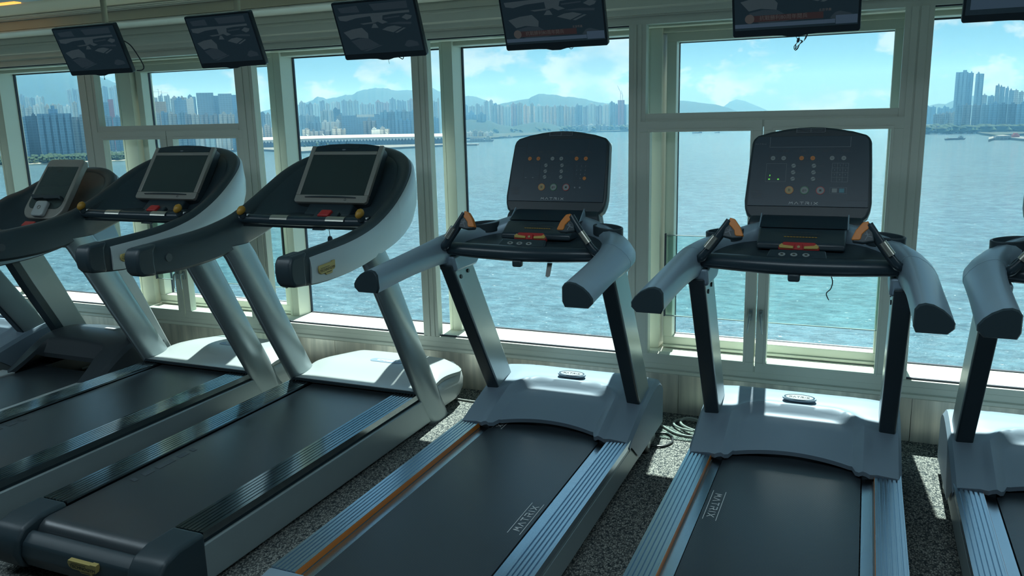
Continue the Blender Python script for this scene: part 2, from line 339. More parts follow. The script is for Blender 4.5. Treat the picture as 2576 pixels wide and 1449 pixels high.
# cables on the carpet
def smooth_path(pts, k=6):
    P = [Vector(p) for p in pts]; out = []
    for i in range(len(P)-1):
        a, b, c, d = P[max(i-1, 0)], P[i], P[i+1], P[min(i+2, len(P)-1)]
        for j in range(k):
            t = j/k; out.append(.5*((2*b)+(c-a)*t+(2*a-5*b+4*c-d)*t*t+(3*b-a-3*c+d)*t**3))
    return out+[P[-1]]
cab = [(-1.06, 4.42, .008), (-.99, 4.36, .008), (-.93, 4.30, .008), (-.87, 4.25, .008), (-.80, 4.235, .008), (-.70, 4.245, .010), (-.62, 4.29, .010), (-.62, 4.36, .010), (-.70, 4.42, .012), (-.79, 4.46, .014), (-.86, 4.465, .014), (-.91, 4.43, .014),
       (-.905, 4.36, .014), (-.84, 4.30, .018), (-.77, 4.285, .022), (-.735, 4.33, .020), (-.745, 4.40, .014), (-.79, 4.45, .024), (-.84, 4.465, .026), (-.875, 4.43, .026), (-.87, 4.37, .024), (-.82, 4.31, .026), (-.72, 4.26, .024), (-.60, 4.24, .01), (-.5, 4.25, .008), (-.42, 4.30, .008)]
tag(MB().tube(smooth_path(cab), .0065, 8).build('network_cable', 'cable_w'), 'pale grey cable coiled on the carpet below the window between two grey-hooded treadmills', 'cable')
tag(MB().tube(smooth_path([(-2.35, 4.36, .007), (-2.25, 4.355, .007), (-2.14, 4.35, .007), (-2.0, 4.37, .007), (-1.85, 4.40, .007)]), .006, 8).build('power_cable', 'cable_w'), 'thin white cable on the carpet right of the pale hooded treadmill', 'cable')
tag(MB().tube(smooth_path([(-.985, 4.20, .012), (-.93, 4.235, .008), (-.885, 4.20, .008), (-.868, 4.12, .008), (-.905, 4.05, .008), (-.97, 4.035, .012)]), .0065, 8).build('power_cable', 'cable_b'), 'short dark cable loop beside the rear wheel of the treadmill left of the coil', 'cable')
# ------------------------------------------------------------------ treadmills with the squared console
def groove_rail(x0, x1, y0, y1, z, n=6, d=.006, th=.03):
    w = (x1-x0)/n; top = []
    for i in range(n):
        a = x0+i*w
        top += [(a+.0015, z), (a+w-.0055, z), (a+w-.004, z-d), (a+w, z-d)]
    top[-1] = (x1, z); top[-2] = (x1-.006, z)
    poly = [(x0, z-th)]+[(x0, z)]+top[1:]+[(x1, z-th)]
    return MB().prism(poly, 'y', y0, y1)
def belt_loop(x, y0, y1, zt, zb, n=8):
    r = (zt-zb)/2; p = []
    for i in range(n+1): a = pi/2+pi*i/n; p.append((y0+r+r*cos(a), zb+r+r*sin(a)))
    for i in range(n+1): a = -pi/2+pi*i/n; p.append((y1-r+r*cos(a), zb+r+r*sin(a)))
    return MB().prism(p, 'x', -x, x)
def dsec(c, tx, w, h, side=1):      # section of the arm: rounded top, chamfered flat bottom; tx = direction of travel in plan
    c = Vector(c); t = Vector(tx).normalized(); s = Vector((t.y, -t.x, 0)).normalized(); up = s.cross(t)
    if up.z < 0: up = -up
    pts = [(-.50, -.28), (-.42, -.5), (.34, -.5), (.5, -.30), (.5, -.12), (.38, .10), (.20, .30), (-.04, .46), (-.24, .5), (-.40, .44), (-.49, .28)]
    if side < 0: pts = [(-a, b) for a, b in pts[::-1]]
    return [tuple(c+s*(a*w)+up*(b*h)) for a, b in pts]
def matrix_treadmill(cx, label, kind, txt):
    global OFF
    t = thing('treadmill', (cx, 3.1, 0), label, 'treadmill'); OFF = Vector((0, 3.1, 0))
    # deck ---------------------------------------------------------
    belt_loop(.288, 2.0, 3.86, .198, .09).build('belt', 'belt', t, ang=25)
    bt = t.children[-1] if t.children else None
    fr = MB()
    for s in (-1, 1):
        a, b = sorted((s*.438, s*.418)); fr.box(a, b, 2.06, 4.05, .06, .168)
        a, b = sorted((s*.438, s*.296)); fr.box(a, b, 2.06, 4.05, .168, .190)
    fr.box(-.42, .42, 2.3, 2.36, .05, .085).box(-.42, .42, 3.5, 3.58, .05, .085)
    fr.build('deck_frame', 'panel', t, bevel=.003)
    for s in (-1, 1):
        a, b = sorted((s*.292, s*.334)); MB().box(a, b, 2.06, 3.60, .186, .1945).build('deck_edge_strip', 'rail', t, bevel=.001)
        a, b = sorted((s*.340, s*.443)); groove_rail(a, b, 2.055, 3.60, .222).build('side_rail', 'rail', t)
        a, b = sorted((s*.3385, s*.3405)); MB().box(a, b, 2.055, 3.60, .196, .2195).build('rail_stripe', 'orange', t)
        cap = MB().prism([(1.955, .07), (1.945, .14), (1.955, .19), (1.985, .215), (2.054, .223), (2.054, .05), (2.0, .05)], 'x', *sorted((s*.292, s*.447)))
        cap.build('rear_end_cap', 'armg', t, bevel=.012, seg=3)
    for s in (-1, 1):
        for y in (2.15, 3.35): MB().prism([(s*.37+.03*cos(2*pi*k/12), y+.03*sin(2*pi*k/12)) for k in range(12)], 'z', 0, .065).build('levelling_foot', 'black', t)
    # hood ---------------------------------------------------------
    def zs(y):
        P = [(3.53, .233), (3.60, .258), (3.70, .288), (3.82, .322), (3.93, .345), (4.02, .358), (4.10, .362), (4.16, .352), (4.21, .325), (4.25, .27)]
        for (a, za), (b, zb) in zip(P, P[1:]):
            if y <= b: k = (y-a)/(b-a); return za+(zb-za)*k
        return P[-1][1]
    nx, ny = 64, 44; vs = []; fs = []
    for i in range(nx+1):
        x = -.447+.894*i/nx; ax = abs(x)
        yf = 3.535-.010*sstep(.345, .325, ax) if ax > .272 else 3.525+.055*sstep(.272, .255, ax)+.052*max(0, 1-(x/.272)**2)
        yb = 4.25-.02*(ax/.447)**4
        for j in range(ny+1):
            y = yf+(yb-yf)*j/ny
            z = zs(y)-.028*sstep(.43, .447, ax)-.010*sstep(.28, .447, ax)
            # inverted U ridge
            q = .265; rr = .13; ey = 3.915
            dx = max(ax-(q-rr), 0); dy = max(y-(ey-rr), 0)
            d = math.hypot(dx, dy)-rr                    # <0 inside the recessed panel
            z += .012*math.exp(-((d-.032)/.018)**2) - .024*sstep(.018, -.022, d)
            if ax < .05 and abs(y-4.0) < .05: z += 0
            vs.append((x, y, z))
    W = ny+1
    for i in range(nx):
        for j in range(ny): fs.append((i*W+j, (i+1)*W+j, (i+1)*W+j+1, i*W+j+1))
    hm = MB().add(vs, fs)
    edge = [(i*W) for i in range(nx+1)]+[nx*W+j for j in range(1, ny+1)]+[i*W+ny for i in range(nx-1, -1, -1)]+[j for j in range(ny-1, 0, -1)]
    k0 = len(hm.v)
    for e in edge:
        v = vs[e]; front = v[1] < 3.70 and e % W == 0
        zb = v[2]-.022 if front else max(.075, min(v[2]-.02, .075 + max(0, (3.72-v[1]))*.75))
        hm.v.append((v[0]*(1 if front else 1.0), v[1]+(.008 if front else 0), zb))
    n = len(edge)
    hm.f += [(edge[i], edge[(i+1) % n], k0+(i+1) % n, k0+i) for i in range(n)]
    hd = hm.build('motor_hood', 'hood', t, ang=28)
    # dark mouth behind the belt opening
    MB().box(-.30, .30, 3.66, 3.68, .10, .25).box(-.335, -.290, 3.555, 3.66, .19, .226).box(.290, .335, 3.555, 3.66, .19, .226).build('belt_opening_seal', 'black', t)
    # badge
    bf = Fr((0, 4.005, .3735), (1, 0, 0), (0, .999, .055))
    b_ = MB(bf).disc(0, 0, .078, -.008, .001, 32, .038).build('badge_base', 'hood', hd, bevel=.002)
    MB(bf).ring(0, 0, .064, .071, .001, .004, 32, .5).build('badge_rim', 'chrome', hd)
    MB(bf).disc(0, 0, .064, .0, .0025, 32, .031).build('badge', 'dial', hd)
    matrix_word('badge_lettering', 'logodk', bf, hd, 0, 0, .092, .017, .003)
    # uprights -----------------------------------------------------
    front = [(4.03, .0), (3.94, .14), (3.835, .30), (3.66, .57), (3.505, .81), (3.345, 1.065)]
    back = [(3.55, 1.065), (3.705, .82), (3.87, .56), (4.03, .31), (4.13, .14), (4.17, .0)]
    for s in (-1, 1):
        x0, x1 = sorted((s*.352, s*.424))
        u = MB().prism(front+back, 'x', x0, x1).build('upright', 'silver', t, bevel=.010, seg=3)
        ff = [(y-.008, z) for y, z in front[1:]]; bb = [(y+.012, z) for y, z in front[:0:-1]]
        MB().prism(ff+bb, 'x', x0+.002 if s > 0 else x0+.004, x1-.004 if s > 0 else x1-.002).build('upright_front_cover', 'black', u, bevel=.006, seg=2)
        # clear/chrome outer blade with the two bolts near the top inside
        for q, (y, z) in enumerate(((3.425, 1.00), (3.50, 1.015))):
            MB(Fr((x0-.001 if s > 0 else x1+.001, y, z), (0, 1, 0), (0, 0, 1))).disc(0, 0, .010, -.004, .004, 12).build('bolt', 'logodk', u)
        MB().prism([(3.96+.05*cos(2*pi*k/20), .052+.05*sin(2*pi*k/20)) for k in range(20)], 'x', *sorted((s*.385, s*.437))).build('transport_wheel', 'coin', t, bevel=.008)
        MB().prism([(3.96+.026*cos(2*pi*k/20), .052+.026*sin(2*pi*k/20)) for k in range(20)], 'x', *sorted((s*.384, s*.440))).build('wheel_hub', 'silver', t.children[-1] if False else t, bevel=.004)
    # arms ---------------------------------------------------------
    path = [(.452, 2.775, 1.100), (.447, 3.00, 1.118), (.438, 3.25, 1.136), (.424, 3.40, 1.146), (.395, 3.52, 1.154), (.345, 3.62, 1.164), (.275, 3.69, 1.178), (.19, 3.73, 1.20), (.10, 3.745, 1.215)]
    fine = smooth_path(path, 4)
    for s in (-1, 1):
        P = [Vector((s*p.x, p.y, p.z)) for p in fine]
        def sec(i, g=0):
            d = P[min(i+1, len(P)-1)]-P[max(i-1, 0)]
            u = i/(len(P)-1); w = .118+.03*sstep(.15, .45, u)-.02*sstep(.7, 1, u); h = .098+.03*sstep(.1, .4, u)
            return dsec(P[i], d, w-g, h-g, s)
        k = 10
        arm = MB().loft([sec(i) for i in range(k, len(P))]); a_ = arm.build('arm', 'armg', t, ang=50)
        grip = MB().loft([sec(i, .002) for i in range(0, k+1)]); g_ = grip.build('forearm_grip', 'armg' , t, ang=40)
        e = P[0]; d0 = (P[0]-P[1]).normalized()
        c1 = [tuple(Vector(p)+d0*.004) for p in sec(0, .000)]; c2 = [tuple((Vector(p)-e)*.93+e+d0*.012) for p in sec(0, .000)]
        MB().loft([sec(0), c1, c2]).build('arm_end_cap', 'black', g_, ang=60)
        # plastic collar joining the arm to the upright
        x0, x1 = sorted((s*.338, s*.430))
        MB().prism([(3.36, 1.035), (3.33, 1.11), (3.60, 1.13), (3.64, 1.08), (3.575, 1.035)], 'x', x0, x1).build('collar', 'armg', t, bevel=.012, seg=3)
        # cup holder
        cf = Fr((s*.318, 3.615, 1.222), (cos(-s*.5), sin(-s*.5), -s*.06), (-sin(-s*.5), cos(-s*.5), .05))
        cup = MB(cf).ring(0, 0, .072, .084, -.03, .014, 36, .60).build('cup_holder', 'black', t, bevel=.003)
        MB(cf).disc(0, 0, .075, -.032, -.024, 28, .044).build('cup_well', 'blacks', cup)
        # sensor lever
        lp = smooth_path([(s*.385, 3.33, 1.155), (s*.362, 3.295, 1.165), (s*.345, 3.285, 1.185), (s*.318, 3.285, 1.220), (s*.272, 3.29, 1.285), (s*.250, 3.295, 1.318)], 3)
        lv = MB().tube(lp, [.022]*6+[.020]*(len(lp)-6), 12, flat=.8).build('sensor_lever', 'blacks', t, ang=60)
        sp = [(s*.336, 3.268, 1.212), (s*.302, 3.268, 1.258)]
        MB().tube(sp, .0145, 12).build('pulse_sensor', 'sensor', lv)
        wf = Fr((s*.236, 3.285, 1.285), (1, 0, 0), (0, .30, .954))
        mir = lambda q: [(s*a*.82, b*.82) for a, b in q]
        MB(wf).prism(mir([(.040, .0), (.034, .040), (.016, .052), (-.004, .046), (-.030, .012), (-.046, -.030), (-.044, -.042), (.0, -.046), (.030, -.040), (.048, -.036)]), 'z', -.020, .013).build('lever_head', 'black', lv, bevel=.006, seg=2)
        MB(wf).prism(mir([(.018, .055), (-.006, .049), (-.033, .013), (-.050, -.028), (-.046, -.034), (-.016, -.033), (-.010, -.026), (-.006, -.006), (.008, .010), (.020, .020)]), 'z', -.012, .0165).build('lever_button', 'orange', lv, bevel=.003, seg=2)
        rn = MB(wf)
        for q in strokes([((s*.010, .006), (s*.014, -.010)), ((s*.014, -.010), (s*.006, -.026)), ((s*.014, -.010), (s*.030, -.014)), ((s*.004, -.004), (s*.022, -.004))], .0022): rn.prism([(p.x, p.y) for p in q], 'z', .013, .0136)
        rn.build('runner_symbol', 'print', lv)
    # front bar ----------------------------------------------------
    bar = []
    for i in range(17):
        x = -.40+.80*i/16; yy = 3.365-.055*(1-(x/.40)**2); zz = 1.148-.004*(1-abs(x)/.4)
        hh = .030+.006*(1-(x/.4)**2)
        bar.append([(x, yy+.040*cos(a), zz+hh*sin(a)) for a in [2*pi*k/12 for k in range(12)]])
    B = MB().loft(bar).build('front_handlebar', 'blacks', t, ang=60)
    pf = Fr((0, 3.345, 1.176), (1, 0, 0), (0, .86, .5))
    MB(pf).prism([(-.115, -.03), (.115, -.03), (.105, .035), (-.105, .035)], 'z', -.02, .010).build('remote_pod', 'blacks', B, bevel=.006)
    for k, c in ((-.055, 'btn'), (-.010, 'btn'), (.035, 'btn')):
        MB(pf).disc(k, .0, .0135, .008, .013, 20, .010).build('remote_button', c, B)
        MB(pf).disc(k, .0, .006, .0125, .0135, 14, .004).build('button_symbol', 'logodk', B)
    matrix_word('chevron_mark', 'print', Fr((-.012, 3.297, 1.152), (1, 0, 0), (0, .1, 1)), B, 0, 0, .012, .014, .004, 'A')
    MB().box(-.025, .02, 3.28, 3.31, 1.088, 1.12).build('bar_clip', 'black', B, bevel=.008)
    # hollow deck of the console: fills between the arms
    tr = MB(); S = []
    for i in range(13):
        x = -.36+.72*i/12; q = 1-(x/.36)**2
        S.append([(x, 3.40, 1.150), (x, 3.47, 1.165), (x, 3.60, 1.180), (x, 3.60+.16*q+.02, 1.195), (x, 3.60+.16*q+.02, 1.145), (x, 3.50, 1.128), (x, 3.40, 1.130)])
    tr.loft(S).build('console_tray_base', 'black', t, ang=40)
    # stop control
    sf = Fr((0, 3.445, 1.197), (1, 0, 0), (0, .62, .78))
    rs = MB(sf).prism([(-.076, -.012), (.076, -.012), (.080, .0), (.060, .024), (-.060, .024), (-.080, .0)], 'z', -.02, .006).build('emergency_stop', 'red', t, bevel=.004)
    MB(sf).prism([(-.073, -.008), (-.020, -.010), (-.020, .002), (-.058, .006), (-.066, .014), (-.077, .002)], 'z', .0, .012).prism([(.073, -.008), (.020, -.010), (.020, .002), (.058, .006), (.066, .014), (.077, .002)], 'z', .0, .012).build('stop_grip', 'yellow', rs, bevel=.002)
    MB(sf).prism([(-.017, -.016), (.017, -.016), (.015, .012), (-.015, .012)], 'z', .0, .014).build('stop_key', 'red', rs, bevel=.003)
    MB(sf).disc(.0, -.004, .006, .013, .016, 14).build('stop_pin', 'tan', rs)
    # book tray
    MB().prism([(3.50, 1.178), (3.505, 1.205), (3.585, 1.250), (3.66, 1.258), (3.76, 1.25), (3.76, 1.17)], 'x', -.172, .172).build('accessory_tray', 'blacks', t, bevel=.008, seg=2)
    tb = t.children[-1]
    lf = Fr((0, 3.545, 1.2288), (1, 0, 0), (0, .872, .49))
    row = MB(lf)
    for k in range(11): row.box(-.066+k*.012, -.057+k*.012, -.008, -.004, .0008, .0016)
    row.build('tray_label_ticks', 'mustard', t)
    lb = MB(lf)
    for yy_ in (.006, .012, .026): lb.box(-.05, .07-(.03 if yy_ > .02 else 0), yy_, yy_+.0018, .0008, .0014)
    lb.build('tray_label_lines', 'printdim', t)
    lip = MB().prism([(3.60, 1.256), (3.615, 1.258), (3.70, 1.292), (3.735, 1.292), (3.735, 1.262)], 'x', -.172, .172).build('book_rest', 'blacks', t, bevel=.006)
    for s in (-1, 1): MB().prism([(3.62, 1.25), (3.70, 1.305), (3.72, 1.25)], 'x', *sorted((s*.173, s*.179))).build('book_rest_cheek', 'armg', t, bevel=.002)
    # neck and console --------------------------------------------
    MB().loft([[(-a, y0, z), (a, y0, z), (a*.92, y1, z), (-a*.92, y1, z)] for a, y0, y1, z in ((.262, 3.69, 3.83, 1.17), (.250, 3.715, 3.85, 1.21), (.236, 3.73, 3.86, 1.27), (.225, 3.79, 3.88, 1.305))]).build('console_neck', 'black', t, bevel=.012, seg=2)
    cf = Fr((0, 3.765, 1.322), (1, 0, 0), (0, .343, .939))
    half = [(.195, -.062), (.225, -.056), (.248, -.035), (.258, -.005), (.262, .03), (.254, .20), (.248, .295), (.242, .315), (.225, .330), (.17, .347), (.10, .360), (.05, .366)]
    out = half+[(0, .368)]+[(-a, b) for a, b in half[::-1]]
    body = MB(cf).prism(out, 'z', -.065, -.004).build('console', 'black', t, bevel=.012, seg=3)
    inn = [(.2475, .006), (.243, .20), (.236, .300), (.220, .3215), (-.220, .3215), (-.236, .300), (-.243, .20), (-.2475, .006)]
    MB(cf).prism(inn, 'z', -.01, .0015).build('control_overlay', 'overlay', body, bevel=.001)
    def outline(x0, x1, y0, y1, w=.0012, m='print', nm='printed_outline', z=.0016):
        MB(cf).rect_frame(x0, x1, y0, y1, w, z, z+.0004).build(nm, m, body)
    vt = MB(cf).rect_frame(-.062, .058, .339, .358, .0018, -.004, .0005); vt.box(-.06, .056, .345, .3462, -.004, .0005); vt.box(-.06, .056, .3505, .3517, -.004, .0005); vt.box(-.003, -.001, .340, .357, -.004, .0005)
    vt.build('air_vent', 'print', body)
    k2 = kind == 2
    pr = 'print' if k2 else 'printdim'
    if k2:
        MB(cf).box(-.170, -.1685, .272, .318, .0016, .002).box(.163, .1645, .274, .318, .0016, .002).box(-.170, .1645, .272, .2735, .0016, .002).build('display_window_outline', 'print', body)
    else:
        MB(cf).box(-.175, -.174, .245, .318, .0016, .002).box(.150, .151, .245, .318, .0016, .002).box(-.175, .151, .245, .246, .0016, .002).build('display_window_outline', 'printdim', body)
    matrix_word('small_lettering', pr, cf, body, -.208, .287, .046, .005, .0016)
    matrix_word('brand_lettering', 'white', cf, body, -.012, .020, .118, .011, .0016)
    ln = MB(cf); rnd = random.Random(3)
    for k, x in enumerate((-.128, -.052, .038, .118)):
        ln.rect_frame(x-.010, x+.008, .252, .262, .0007, .0016, .0019)
        for r_ in range(4): ln.box(x+.016, x+.016+rnd.uniform(.018, .036), .250+.0035*r_, .2512+.0035*r_, .0016, .0019)
    for r_ in range(7): ln.box(-.235, -.235+rnd.uniform(.03, .055), .040+.0055*r_, .0415+.0055*r_, .0016, .0019)
    ln.box(.155, .235, .034, .0352, .0016, .0019)
    ln.build('instruction_print', 'printdim', body)
    rows = [(-.152, -.107), (-.032, .014), (.093, .140)]
    cols = ('btn', 'orangeb', 'btn') if k2 else ('orangeb', 'btn', 'orangeb')
    for (xa, xb), c in zip(rows, cols):
        y = .222
        pl = MB(cf); mid = (xa+xb)/2; w = (xb-xa)/2
        P = [(mid-w+.016*cos(pi/2+pi*i/8), y+.016*sin(pi/2+pi*i/8)) for i in range(9)]+[(mid+w+.016*cos(-pi/2+pi*i/8), y+.016*sin(-pi/2+pi*i/8)) for i in range(9)]
        for i in range(len(P)):
            a, b = Vector((*P[i], 0)), Vector((*P[(i+1) % len(P)], 0))
            q = strokes([((a.x, a.y), (b.x, b.y))], .0008)[0]; pl.prism([(p.x, p.y) for p in q], 'z', .0016, .0019)
        pl.build('button_outline', 'printdim', body)
        for x, sgn in ((xa, 0), (xb, 1)):
            MB(cf).disc(x, y, .0098, .001, .0035, 20).build('round_button', c, body)
            s_ = MB(cf)
            if k2:
                for q in strokes([((x-.004, y+(.0015 if not sgn else -.0015)), (x, y-(.0015 if not sgn else -.0015))), ((x, y-(.0015 if not sgn else -.0015)), (x+.004, y+(.0015 if not sgn else -.0015)))], .0012): s_.prism([(p.x, p.y) for p in q], 'z', .0035, .0038)
            else:
                s_.box(x-.0045, x+.0045, y-.0006, y+.0006, .0035, .0038)
                if sgn: s_.box(x-.0006, x+.0006, y-.0045, y+.0045, .0035, .0038)
            s_.build('button_symbol', 'red' if c == 'orangeb' else 'logodk', body)
        s_ = MB(cf)
        for q in strokes([((mid, y+.006), (mid, y-.001)), ((mid, y-.001), (mid+.004, y-.005)), ((mid, y-.001), (mid-.003, y-.005))], .0012): s_.prism([(p.x, p.y) for p in q], 'z', .0016, .0019)
        s_.build('runner_symbol', 'printdim', body)
    outline(-.178, -.092, .115, .198, .0009, pr, 'profile_window')
    if k2: MB(cf).box(-.166, -.158, .124, .129, .0016, .002).box(-.128, -.120, .124, .129, .0016, .002).box(-.162, -.158, .140, .147, .0016, .002).build('profile_display_segments', 'led', body)
    else: MB(cf).box(-.168, -.160, .124, .127, .0016, .002).box(-.130, -.122, .124, .127, .0016, .002).build('profile_display_segments', 'print', body)
    for ci, x in enumerate((-.063, .021)):
        for ri, y in enumerate((.188, .158, .129)):
            b_ = MB(cf).disc(x, y, .0092, .001, .003, 18).build('program_button', 'btn', body)
            q_ = MB(cf)
            for q in strokes([((x-.008, y-.004), (x-.001, y)), ((x-.001, y), (x+.008, y+.004))], .0022): q_.prism([(p.x, p.y) for p in q], 'z', .003, .0034)
            q_.build('program_symbol', 'overlay', body)
            w = rnd.uniform(.014, .026); MB(cf).box(x+.016, x+.016+w, y-.0012, y+.0008, .0016, .0019).build('program_name', 'printdim', body)
    kp = MB(cf)
    if k2:
        kp.rect_frame(.095, .161, .116, .200, .0012, .0016, .002)
        for x in (.117, .139): kp.box(x-.0005, x+.0005, .116, .2, .0016, .002)
        for y in (.137, .158, .179): kp.box(.095, .161, y-.0005, y+.0005, .0016, .002)
    else:
        kp.rect_frame(.086, .157, .112, .198, .0010, .0016, .002)
        for r_ in range(4):
            for c_ in range(3): kp.ring(.099+.022*c_, .123+.0205*r_, .0080, .0087, .0016, .002, 18)
    kpo = kp.build('number_keypad', 'print' if k2 else 'printdim', body)
    for i, d in enumerate('123456789'):
        text('keypad_digit', d, .010, 'print', cf, body, at=(.106+.022*(i % 3) if k2 else .099+.022*(i % 3), (.1895 if k2 else .1845)-.0208*(i//3), .0018))
    text('keypad_digit', '0', .010, 'print', cf, body, at=(.128 if k2 else .121, .1265 if k2 else .123, .0018))
    if not k2:
        MB(cf).disc(.143, .123, .0088, .001, .0035, 18).build('enter_button', 'orangeb', body)
    for x, c, rc in ((-.074, 'tan', 'orangeb'), (-.011, 'btn', 'green'), (.054, 'btn', 'red')):
        MB(cf).ring(x, .0775, .0150, .0178, .001, .0035, 28).build('button_rim', rc, body)
        MB(cf).disc(x, .0775, .0150, .001, .0042, 28).build('large_button', c, body)
    MB(cf).box(-.078, -.0755, .0715, .0835, .0042, .0046).box(-.0725, -.070, .0715, .0835, .0042, .0046).build('pause_symbol', 'logodk', body)
    text('go_lettering', 'go', .0155, 'logodk', cf, body, at=(-.011, .0785, .0046), xs=1.15)
    MB(cf).box(.0495, .0585, .073, .082, .0042, .0046).build('stop_symbol', 'logodk', body)
    if k2:
        outline(.092, .160, .0645, .0915, .0010, 'print', 'fan_key_outline')
        MB(cf).box(.101, .121, .069, .087, .001, .003).build('cool_down_key', 'btn', body); MB(cf).box(.130, .150, .069, .087, .001, .003).build('fan_key', 'teal', body)
    else:
        MB(cf).disc(.098, .0775, .004, .001, .002, 12).disc(.124, .0775, .0045, .001, .002, 12).build('fan_keys', 'print', body)
    # lettering on the belt
    for side, y0, y1 in txt:
        if side > 0: bf = Fr((.248, (y0+y1)/2, .198), (0, 1, 0), (-1, 0, 0))
        else: bf = Fr((-.248, (y0+y1)/2, .198), (0, -1, 0), (1, 0, 0))
        w = y1-y0
        matrix_word('belt_lettering', 'white', bf, t, 0, 0, w*.80, .028, .0006)
        MB(bf).box(-w/2, w/2, .024, .0265, .0006, .0014).box(-w/2, w/2, -.0265, -.024, .0006, .0014).build('belt_lettering_rule', 'print' if False else 'white', t)
    OFF = Vector((0, 0, 0))
    return t
m1 = matrix_treadmill(-1.39, 'grey-hooded treadmill with orange-keyed square console, left of the cable coil', 1, [(1, 2.60, 2.86), (-1, 3.55, 3.81)])
m2 = matrix_treadmill(-.227, 'grey-hooded treadmill with square console and green-lit profile window, right of the cable coil', 2, [(-1, 2.965, 3.225)])
m3 = matrix_treadmill(.853, 'grey treadmill cut off by the right edge of the photo, its left arm in view', 1, [])
m0 = matrix_treadmill(-5.87, 'grey-hooded treadmill at the far left end of the row, mostly hidden and cut off', 1, [])
# small things hanging from the bars
tag(MB().prism([(0, .06), (.022, .06), (.009, .0), (.0, -.005), (-.010, .0)], 'y', 0, .006).build('safety_clip', 'cable_w'), 'grey plastic safety clip dangling from the front bar of the treadmill with orange keys', 'clip')
bpy.data.objects['safety_clip'].location = (-1.265, 3.33, 1.045)
tag(MB().tube(smooth_path([(-.10, 3.33, 1.12), (-.09, 3.33, 1.09), (-.095, 3.332, 1.06), (-.11, 3.332, 1.04), (-.10, 3.33, 1.015)]), .0022, 6).build('cord', 'cable_b'), 'short dark cord hanging under the front bar of the green-lit treadmill', 'cord')
# ------------------------------------------------------------------ treadmills with the silver horseshoe shroud
SH = [(.470, 2.77, 1.050, 1.185), (.472, 2.95, 1.032, 1.197), (.472, 3.15, 1.035, 1.210), (.472, 3.30, 1.050, 1.230), (.472, 3.45, 1.078, 1.265), (.470, 3.60, 1.110, 1.325), (.458, 3.73, 1.15, 1.392), (.432, 3.85, 1.20, 1.460),
      (.385, 3.95, 1.25, 1.512), (.31, 4.03, 1.29, 1.550), (.21, 4.085, 1.32, 1.575), (.10, 4.11, 1.335, 1.59), (0, 4.12, 1.34, 1.593)]
def arc_strip(x0, x1, yc, zc, r, a0=40, a1=165):
    f_ = lambda x: [(x, yc+q*cos(R(a)), zc+q*sin(R(a))) for q, aa in ((r-.001, range(a0, a1, 12)), (r+.0015, range(a1, a0, -12))) for a in aa]
    return MB().loft([f_(x0), f_(x1)])
def shroud(path, t, m_out, m_in, seam=8, win=.078, bowl=True, bz=1.245, by=3.46):
    half = smooth_path([(a, b, c) for a, b, c, d in path], 3); zh = [p.z for p in smooth_path([(a, b, d) for a, b, c, d in path], 3)]
    L = [(p.x, p.y, p.z, z) for p, z in zip(half, zh)]
    full = L + [(-x, y, a, b) for x, y, a, b in L[-2::-1]]
    n = len(full); secs = []; outs = []; bowls = []
    for i, (x, y, a, b) in enumerate(full):
        p0 = full[max(i-1, 0)]; p1 = full[min(i+1, n-1)]
        d = Vector((p1[0]-p0[0], p1[1]-p0[1], 0)).normalized(); q = Vector((-d.y, d.x, 0))       # q points inwards on the way round
        c = Vector((x, y, 0)); f = sstep(3.3, 3.9, y)
        w = win-.012*f; hb = b-a
        w2 = w*(1+.25*f)
        P = lambda s, z: tuple(c+q*s+Vector((0, 0, z)))
        secs.append([P(.004, a+.012), P(.016, a), P(w-.02, a+.004), P(w, a+.02), P(w2, b-.045), P(w2-.012, b-.016), P(w*.55, b-.002), P(.020, b), P(.006, b-.012), P(.0, b-.04)])
        k = 1-sstep(.0, .06, (i/(n-1)))*1
        outs.append([P(-.001, a+.008), P(-.006-.012*f, a+.25*hb), P(-.007-.014*f, a+.5*hb), P(-.003-.008*f, b-.048+.018*f), P(.002, b-.030+.012*f), P(.004, b-.06), P(.004, a+.012)])
        if y > 3.44:
            g = (y-3.44)/.68
            ib = Vector((x*(.93-.35*g), by+(y-3.46)*.45, 0))
            e = c+q*(w2-.004)
            r_ = []
            for s_ in range(7):
                u = s_/6; v = e.lerp(ib, u**.8); r_.append((v.x, v.y, (b-.03)*(1-u)+bz*u - .03*sin(pi*u)*g))
            bowls.append(r_)
    body = MB().loft(secs).build('shroud_rim', m_in, t, ang=50)
    i0 = 2; i1 = n-1-2
    o = MB().loft(outs[i0:seam*2+1]).build('side_panel', m_out, t, ang=50)
    o3 = MB().loft(outs[n-1-seam*2:i1+1]).build('side_panel', m_out, t, ang=50)
    o2 = MB().loft([[tuple(Vector(p)) for p in s_] for s_ in outs[seam*2:n-seam*2]]).build('front_panel', m_out, t, ang=50)
    if bowl:
        b_ = MB().loft(bowls, cap=False, closed=False)
        row = [r_[-1] for r_ in bowls]; b_.add(row, [tuple(range(len(row)))])
        b_.build('shroud_bowl', m_in, t, ang=60)
    return body, o, o3
